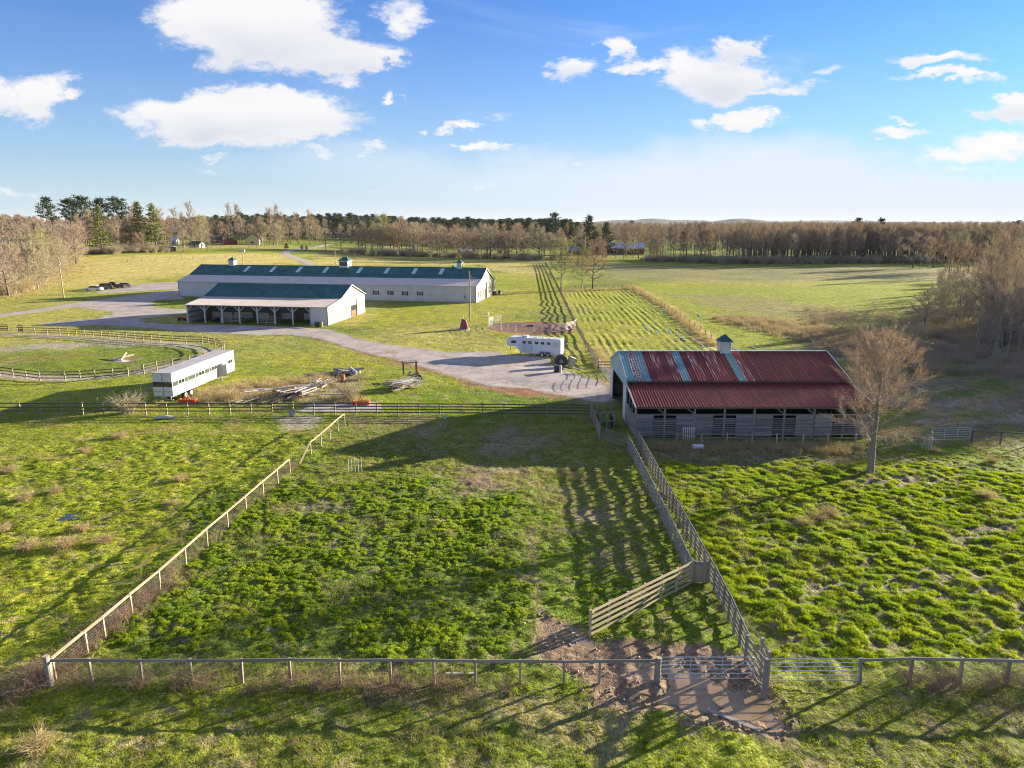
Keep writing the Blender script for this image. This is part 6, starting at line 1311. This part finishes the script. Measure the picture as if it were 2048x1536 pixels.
# ------------------------------------------------------------------ SCATTERED VEGETATION (instanced)
def scatter(name, pts, z, scl, idx, protos, label, rz=None, tilt=None):
    n = len(pts); me = bpy.data.meshes.new(name); me.vertices.add(n); me.vertices.foreach_set('co', np.stack([pts[:, 0], pts[:, 1], z], 1).astype(np.float32).ravel())
    rs = np.random.RandomState(n % 9999); R_ = np.zeros((n, 3), np.float32); R_[:, 2] = rs.uniform(0, 6.28, n) if rz is None else rz
    if tilt: R_[:, 0] = rs.normal(0, tilt, n); R_[:, 1] = rs.normal(0, tilt, n)
    a = me.attributes.new('rot', 'FLOAT_VECTOR', 'POINT'); a.data.foreach_set('vector', R_.ravel())
    a = me.attributes.new('scl', 'FLOAT_VECTOR', 'POINT'); a.data.foreach_set('vector', np.asarray(scl, np.float32).ravel())
    a = me.attributes.new('idx', 'INT', 'POINT'); a.data.foreach_set('value', np.asarray(idx, np.int32))
    o = new_obj(name, me); tag(o, label, kind='stuff')
    c = bpy.data.collections.new(name+'_kinds')
    for k, pm in enumerate(protos): c.objects.link(bpy.data.objects.new('%s_kind_%02d' % (name, k), pm))
    g = bpy.data.node_groups.new(name, 'GeometryNodeTree'); g.interface.new_socket('Geometry', in_out='INPUT', socket_type='NodeSocketGeometry'); g.interface.new_socket('Geometry', in_out='OUTPUT', socket_type='NodeSocketGeometry')
    N = g.nodes; Lk = g.links; gi = N.new('NodeGroupInput'); go = N.new('NodeGroupOutput'); ip = N.new('GeometryNodeInstanceOnPoints'); ci_ = N.new('GeometryNodeCollectionInfo')
    ci_.inputs['Collection'].default_value = c; ci_.inputs['Separate Children'].default_value = True; ci_.inputs['Reset Children'].default_value = True
    def na(nm, ty): q = N.new('GeometryNodeInputNamedAttribute'); q.data_type = ty; q.inputs[0].default_value = nm; return q.outputs['Attribute']
    Lk.new(gi.outputs[0], ip.inputs['Points']); Lk.new(ci_.outputs[0], ip.inputs['Instance']); ip.inputs['Pick Instance'].default_value = True
    Lk.new(na('idx', 'INT'), ip.inputs['Instance Index']); Lk.new(na('rot', 'FLOAT_VECTOR'), ip.inputs['Rotation']); Lk.new(na('scl', 'FLOAT_VECTOR'), ip.inputs['Scale']); Lk.new(ip.outputs[0], go.inputs[0])
    md = o.modifiers.new('scatter', 'NODES'); md.node_group = g; return o
def tree_joined(kinds):
    out = []
    for k in kinds:
        for tm, cm in TR[k]:
            bm_v = []; mats_ = []; V = []; Fs = []; MI = []; off_ = 0; me = bpy.data.meshes.new('tree')
            for src in (tm, cm):
                v = np.empty(len(src.vertices)*3, np.float32); src.vertices.foreach_get('co', v); V.append(v.reshape(-1, 3))
                ml = {i: (mats_.index(m_) if m_ in mats_ else (mats_.append(m_) or len(mats_)-1)) for i, m_ in enumerate(src.materials)}
                for p in src.polygons: Fs.append(tuple(q+off_ for q in p.vertices)); MI.append(ml[p.material_index])
                off_ += len(src.vertices)
            me.from_pydata(np.concatenate(V).tolist(), [], Fs)
            for m_ in mats_: me.materials.append(m_)
            me.polygons.foreach_set('material_index', np.array(MI, np.int32)); me.update(); out.append(me)
    return out
rs = np.random.RandomState(4)
EXT = np.stack([rs.uniform(92, 165, 200), rs.uniform(62, 190, 200)], 1); EXT = EXT[(EXT[:, 0] > .84*EXT[:, 1]+8) & (EXT[:, 1]-(EXT[:, 0]-45)*.577 > 66)][:130]; EXT2 = np.stack([rs.uniform(62, 100, 26), rs.uniform(40, 72, 26)], 1); EXT = np.concatenate([EXT, EXT2[EXT2[:, 0] > EXT2[:, 1]*.84+9][:1]])
def GLn(a, b, c, d, n): return np.array([G(rs.uniform(a, b), rs.uniform(c, d)) for _ in range(n)])
# far woods beyond the countable front trees
def uni(n, x0, x1, y0, y1): return np.stack([rs.uniform(x0, x1, n), rs.uniform(y0, y1, n)], 1)
A1 = uni(2600, -60, 1000, 440, 1000); A1 = A1[(A1[:, 1] > 440+np.clip(120-A1[:, 0], 0, 120)*.9)]; A1 = A1[~((A1[:, 0] > 10) & (A1[:, 0] < 135) & (A1[:, 1] < 600))]
A2 = uni(2200, -1400, -60, 620, 1500); A2 = A2[(A2[:, 0] < .75*A2[:, 1]*-1*0-60)]
A3 = uni(1600, 140, 700, 405, 470); A3 = A3[A3[:, 0] > 105+(A3[:, 1]-400)*.1]
A4 = uni(500, -420, -255, 280, 640); A4 = A4[A4[:, 0] < -190-(A4[:, 1]-240)*.55]
A5 = np.stack([rs.uniform(140, 330, 110), rs.uniform(392, 440, 110)], 1); A5[:, 1] += 0; A6 = uni(26, -330, -225, 300, 420); A6 = A6[A6[:, 0] < -190-(A6[:, 1]-240)*.4]
PT = np.concatenate([A1, A2, A3, A4, A5, A6, np.stack([rs.uniform(110, 150, 22), rs.uniform(120, 150, 22)], 1), GLn(2070, 2500, 600, 720, 20), EXT]); bare = tree_joined(['wood', 'round']); n = len(PT)
idx = rs.randint(0, len(bare), n); s_ = rs.uniform(.80, .99, n)*np.where(PT[:, 1] > 200, 1.0, .95); 
idx = np.where(rs.rand(n) < .75, rs.randint(0, 4, n), idx)
idx = np.where(PT[:, 0] > 130, rs.randint(0, 4, n), idx)
scatter('distant_woods', PT, big(PT[:, 0], PT[:, 1]), np.stack([s_*1.1, s_*1.1, s_], 1), idx, bare, 'leafless grey brown woods stretching away behind the fields')
PP = np.concatenate([uni(420, -320, -60, 700, 1000), uni(500, -60, 60, 650, 1000), uni(36, 60, 900, 620, 1300), uni(300, -1300, -300, 800, 1500)]); pin = tree_joined(['pine', 'fir']); n = len(PP); s_ = rs.uniform(.85, 1.1, n)*.86
scatter('distant_pines', PP, big(PP[:, 0], PP[:, 1]), np.stack([s_*1.3, s_*1.3, s_], 1), rs.randint(0, len(pin), n), pin, 'dark pine woods rising behind the middle tree line')
# low canopy running to the horizon, and hills
def canopy(name, x0, x1, y0, y1, nx_, ny_, zf, m_, label):
    xa = np.linspace(x0, x1, nx_); ya = np.linspace(0, 1, ny_)**1.6*(y1-y0)+y0; X, Y = np.meshgrid(xa, ya); X, Y = X.ravel(), Y.ravel(); z = zf(X, Y); I = np.arange(nx_*ny_).reshape(ny_, nx_)
    f = np.stack([I[:-1,:-1], I[:-1,1:], I[1:,1:], I[1:,:-1]], -1).reshape(-1, 4); o = new_obj(name, mesh_np(name, np.stack([X, Y, z], 1), f, [m_], None, False)); return tag(o, label, kind='stuff' if name != 'distant_hills' else 'structure')
M['canopy'] = mat('woods_canopy', (.13,.115,.08), .95, .45, .02, world=True, col2=(.05,.07,.035), c2amt=.8)
canopy('woodland_canopy', -5500, 6500, 900, 7000, 420, 90, lambda x, y: 14.0+6*(vn(x, y, 28, 4)-.4)+sm((y-900)/60)*2-18*(1-sm((y-890)/40)), M['canopy'], 'woods merging into a low band at the horizon')
M['hill'] = mat('air_tinted_hill_woods', (.06,.09,.08), .95, .2, .002, world=True)  # the blue cast of distant air is mixed into this colour
HL = [(1300,437.5,55,7000),(1240,440,60,7000),(1470,437.5,45,7500),(1360,440,60,8000),(430,434,40,6000),(400,438,60,6000),(1650,441,150,9000),(900,441,90,8000)]
def hillz(x, y):
    z = np.full(x.shape, -5.)
    for px, top, wd, D in HL:
        cx = (px-1024)/FPX*D*1.0; hh = CAM_H+(443-top)/FPX*D*1.03; w_ = wd/FPX*D; z = np.maximum(z, hh*np.exp(-((x-cx)/w_)**2-((y-D)/700)**2)+6*(vn(x, y, 160, 8)-.5))
    return z
canopy('distant_hills', -6500, 7500, 5400, 10500, 400, 60, hillz, M['hill'], 'blue wooded hills on the horizon')

# grass, leafy crops, dry weeds
M['blade'] = leafmat('pasture_grass_blades', (.165,.24,.013), (.36,.37,.026), .42, .55, .35); M['leafy'] = leafmat('broad_weed_leaves', (.12,.225,.01), (.39,.44,.022), .42, .5, .5); M['hum'] = leafmat('tussock_grass', (.13,.23,.01), (.39,.41,.02), .42, .55, .5)
def tuft(seed, n, H, R, w_, m_, splay=.6):
    rs = np.random.RandomState(seed); mb = MB(); a = rs.rand(n)*2*PI; r = R*np.sqrt(rs.rand(n)); p = np.stack([r*np.cos(a), r*np.sin(a), np.full(n, -.02)], 1)
    a2 = a+rs.normal(0, .7, n); q = splay*rs.uniform(.2, 1.1, n); d = np.stack([np.cos(a2)*np.sin(q), np.sin(a2)*np.sin(q), np.cos(q)], 1); mb.tris(slivers(rs, p, d, H*rs.uniform(.5, 1.1, n), w_*rs.uniform(.7, 1.3, n)), M[m_]); return mb.mesh('tuft')
def leafclump(seed, n, H, R, ls, m_):
    rs = np.random.RandomState(seed); mb = MB(); a = rs.rand(n)*2*PI; r = R*np.sqrt(rs.rand(n)); z = H*np.sqrt(np.clip(1-(r/R)**2, 0, 1))*rs.uniform(.45, 1.05, n)+.02; p = np.stack([r*np.cos(a), r*np.sin(a), z], 1)
    mb.tris(flakes(rs, p, ls), M[m_]); mb.tris(flakes(rs, p+rs.normal(0, .03, p.shape), ls*.8), M[m_]); return mb.mesh('leaf_clump')
TG = [tuft(k, 30, .17, .17, .022, 'blade') for k in range(3)]; TL = [leafclump(10+k, 60, .22, .21, .065, 'leafy') for k in range(3)]
TH_ = [tuft(20+k, 60, .22, .17, .024, 'hum', .95) for k in range(3)]; TD = [tuft(30+k, 16, .45, .20, .012, 'dry', .8) for k in range(2)]
TB = [brush_mesh(230+k, .35, .95, 34, 'bramble', .008) for k in range(2)]; TRG = [tuft(40+k, 46, .95, .5, .035, 'rustgrass', .5) for k in range(2)]; TDG = [tuft(50+k, 40, .8, .4, .03, 'dry', .5) for k in range(2)]
LUSHP = GL([(440,975),(850,955),(1000,1000),(1060,1180),(1035,1300),(700,1312),(180,1314),(120,1306),(320,1130)]); HUMP = GL([(1300,925),(1750,925),(2300,960),(2300,1325),(1540,1320),(1430,1170)])
def frus(P, m_=3): return P[(np.abs(P[:, 0]) < P[:, 1]*.76+m_)]
def place(name, P, protos, smin, smax, label, hs=1., off_=0., tilt=None):
    c, vg = ground_color(P[:, 0], P[:, 1]); z = terrain(P[:, 0], P[:, 1], vg); s_ = rs.uniform(smin, smax, len(P)); S_ = np.stack([s_, s_, s_*hs*rs.uniform(.8, 1.2, len(P))], 1)
    return scatter(name, P, z+off_, S_, rs.randint(0, len(protos), len(P)), protos, label, tilt=tilt)
def vegof(P): return ground_color(P[:, 0], P[:, 1])[1]
P = frus(uni(150000, -60, 62, 21, 84)); P = P[rs.rand(len(P)) < np.clip(1.35-(P[:, 1]-21)/85, .35, 1)]
v = vegof(P); inl = sdp(P[:, 0], P[:, 1], LUSHP); inh = sdp(P[:, 0], P[:, 1], HUMP); pn = fbm(P[:, 0], P[:, 1], 1.2, 3, 88); inb = (P[:, 0] > 12) & (P[:, 0] < 38) & (P[:, 1] > 70.7)
keep = (v > .22+.5*(pn-.3)) & (inh < 0) & ~inb & (puddle_sd(P[:, 0], P[:, 1]) < -.1)
place('pasture_grass', P[keep & (rs.rand(len(P)) < np.where(inl > 0, .35, .5))], TG, .35, .9, 'short green grass of the pastures')
P = frus(uni(110000, -45, 10, 28, 72)); inl = sdp(P[:, 0], P[:, 1], LUSHP)+(fbm(P[:, 0], P[:, 1], 3, 2, 12)-.5)*5; pn = fbm(P[:, 0], P[:, 1], .48, 2, 51); P1 = P[(inl > 0) & (pn > .43) & (fbm(P[:, 0], P[:, 1], 3.5, 3, 20)+.25*(rs.rand(len(P))-.5) > .38)]; P2 = P[(inl <= 0) & (pn > .60) & (vegof(P) > .5) & (rs.rand(len(P)) < .3)]
P = np.concatenate([P1, P2[:2500]]); print('leafy', len(P)); place('leafy_weeds', P, TL, .3, .8, 'clumps of low broad leaved weeds', .8, tilt=.15)
P = frus(uni(100000, 8, 64, 28, 68)); inh = sdp(P[:, 0], P[:, 1], HUMP)+(fbm(P[:, 0], P[:, 1], 3, 2, 13)-.5)*3; pn = fbm(P[:, 0], P[:, 1], .62, 3, 91); P = P[(inh > 0) & (pn > .42+.10*(fbm(P[:, 0], P[:, 1], 4., 3, 19) < .42)) & (rs.rand(len(P)) < .8)]; print('hum', len(P)); place('tussock_grass', P, TH_, .4, 1.0, 'thick tussocky grass of the right pasture', .9)
P = frus(uni(60000, -60, 62, 21, 84)); dn = fbm(P[:, 0], P[:, 1], 2.6, 3, 33); dn2 = sdp(P[:, 0], P[:, 1], GL([(380,1380),(900,1385),(900,1420),(300,1420)])); inb = (P[:, 0] > 12) & (P[:, 0] < 38) & (P[:, 1] > 70.7); P = P[(dn > .63) & ~inb & (vegof(P) > .3)]; print('dry', len(P)); place('dry_weeds', P[:14000], TD, .5, 1.2, 'dry tan weeds among the grass', .8)
# brambles grown through the fences
def along(pts, n, w_, hw=None): 
    Q = GL(pts); seg = np.array([math.dist(a, b) for a, b in zip(Q[:-1], Q[1:])]); k = rs.choice(len(seg), n, p=seg/seg.sum()); f = rs.rand(n); A_ = np.array(Q); return A_[k]+(A_[k+1]-A_[k])*f[:, None]+rs.normal(0, w_, (n, 2))
PB = np.concatenate([along([(130,1370),(300,1372),(560,1375),(700,1372)], 60, .34), along([(110,1350),(260,1230),(330,1165)], 70, .5), along([(330,1165),(590,930)], 45, .22), along([(1800,1366),(2048,1372),(2150,1373)], 70, .4), along([(10,1390),(90,1370)], 40, .5), along([(560,1375),(1050,1376)], 60, .3)])
place('bramble_brush', PB, TB, .8, 1.35, 'tangled brown brambles grown through the front fences', 1., tilt=.2)
PB = np.concatenate([along([(1300,895),(1500,899),(1720,900)], 260, .8), along([(400,792),(520,772),(640,760),(560,795),(420,802)], 600, 1.6), along([(1262,573),(1340,620),(1430,692)], 900, .8), along([(640,803),(720,803)], 60, .7), along([(1195,728),(1225,745),(1190,700)], 150, .8), along([(1130,583),(1262,578)], 120, 1.), along([(0,598),(70,580),(125,552),(160,520)], 900, 3.5)])
place('dry_grass_strip', PB, TDG, .6, 1.25, 'dry tan grass and weeds along the fences and junk heaps')
PB = np.concatenate([along([(1480,640),(1560,650),(1640,668),(1720,690)], 1100, 4.2), along([(1700,670),(1760,700),(1800,720)], 900, 4.)]); PB = PB[sdp(PB[:, 0], PB[:, 1], GL([(1440,625),(1560,636),(1700,655),(1900,700),(1800,760),(1650,706),(1560,672),(1450,645)])) > -2]
place('rust_grass', PB, TRG, .7, 1.4, 'rust coloured broom grass in the wet hollow')
PB = uni(11000, 48, 150, 72, 180); PB = PB[(fbm(PB[:, 0], PB[:, 1], 6, 3, 3) > .45) & (PB[:, 0] > 44+(PB[:, 1]-80)*.30)]; BM = [brush_mesh(240+k, 1.1, 1.7, 46, 'twig', .022) for k in range(2)]+[brush_mesh(246, 1.0, 1.4, 60, 'dry', .03)]
s0 = sdp(PB[:, 0], PB[:, 1], GL([(1830,740),(1860,620),(2048,560),(2400,560),(2400,800),(2048,740)])); PB = PB[(s0 > -3) | (rs.rand(len(PB)) < .22)]; print('thicket', len(PB)); place('thicket_brush', PB, BM, .5, 1.3, 'grey brown brush and briars covering the shaded right slope')
P = frus(uni(90000, -190, 150, 80, 290), 6); P = P[rs.rand(len(P)) < np.clip(1.3-(P[:, 1]-80)/170, .15, 1)]; v = vegof(P); ok = v > .33
for (ox, oy, th, l_, w_) in ((-10, 197, TH, 92, 25), (-39.9, 153, TS, 33.1, 23)):
    lx = (P[:, 0]-ox)*math.cos(th)-(P[:, 1]-oy)*math.sin(th); ly = (P[:, 0]-ox)*math.sin(th)+(P[:, 1]-oy)*math.cos(th); ok &= ~((lx > -l_-1) & (lx < .5) & (ly > -.5) & (ly < w_+.5))
ok &= ~((P[:, 0] > 12) & (P[:, 0] < 38) & (P[:, 1] < 91)); P = P[ok]; print('farg', len(P)); place('field_grass', P[::2], TG, .9, 2.0, 'uneven grass of the middle fields', .6)
LB = GL([(-500,640),(-500,470),(110,508),(158,517),(95,560),(30,592)]); PB = uni(9000, -420, -120, 200, 470); PB = PB[sdp(PB[:, 0], PB[:, 1], LB) > 0][:2600]; print('lbrush', len(PB))
place('edge_brush', PB, [BR[2], BR[4], BR[5]], 1.4, 3.4, 'pale budding brush filling the foot of the left wood')
PB = np.concatenate([along([(700,507),(900,514),(1080,519)], 160, 5), along([(1300,522),(1500,527),(1860,525)], 260, 5), along([(170,508),(330,503)], 140, 5)])
place('woodland_undergrowth', PB, [BR[4], BR[5], BR[0]], .8, 2.2, 'low budding undergrowth along the foot of the far tree lines')
LT3 = GL([(1840,660),(1880,585),(2070,560),(2120,720),(1950,725)]); PB = uni(4000, 60, 190, 95, 300); PB = PB[sdp(PB[:, 0], PB[:, 1], LT3) > 0][:150]
place('thicket_saplings', PB, tree_joined(['scrag']), .35, .75, 'thin grey saplings crowding the right hand thicket')
# mud clods
def clod(seed):
    rs_ = np.random.RandomState(seed); mb = MB(); mb.tube([(0, 0, -.05), (.02, .01, .03), (0, 0, .07)], [.10, .09, .04], 6, M['clod']); mb.v = [tuple(np.array(q)+rs_.normal(0, .016, 3)) for q in mb.v]; return mb.mesh('clod', True)
M['clod'] = mat('mud_clod', (.30,.21,.14), .75, .3, 2, spec=.4)
P = frus(uni(26000, 0, 17, 25, 40)); k = sdp(P[:, 0], P[:, 1], GL([(1050,1205),(1110,1225),(1180,1275),(1340,1285),(1500,1305),(1530,1370),(1640,1450),(1560,1490),(1330,1450),(1180,1420),(1150,1360),(1050,1320)])); pn = fbm(P[:, 0], P[:, 1], .9, 3, 61); P = P[(k > -.3) & (pn > .50) & (puddle_sd(P[:, 0], P[:, 1]) < .35*(fbm(P[:, 0], P[:, 1], .7, 2, 6))) & (rs.rand(len(P)) < .07)]; print('clods', len(P)); place('mud_clods', P, [clod(k) for k in range(4)], .35, .95, 'hoof churned clods of mud about the gates', tilt=.4)

# ------------------------------------------------------------------ AIR
HZ = bpy.data.materials.new('thin_haze'); HZ.use_nodes = True; t = NT(HZ.node_tree); t.n.remove(t.n['Principled BSDF'])
v_ = t.new('ShaderNodeVolumePrincipled', ins={'Color': (.86,.92,1,1), 'Density': 2.4e-5}); t.l.new(v_.outputs[0], t.n['Material Output'].inputs['Volume'])
mb = MB(); mb.box(-12000, 12000, -200, 15500, -8, 68, HZ); tag(mb.build('haze'), 'thin pale haze lying over the whole countryside', kind='stuff')
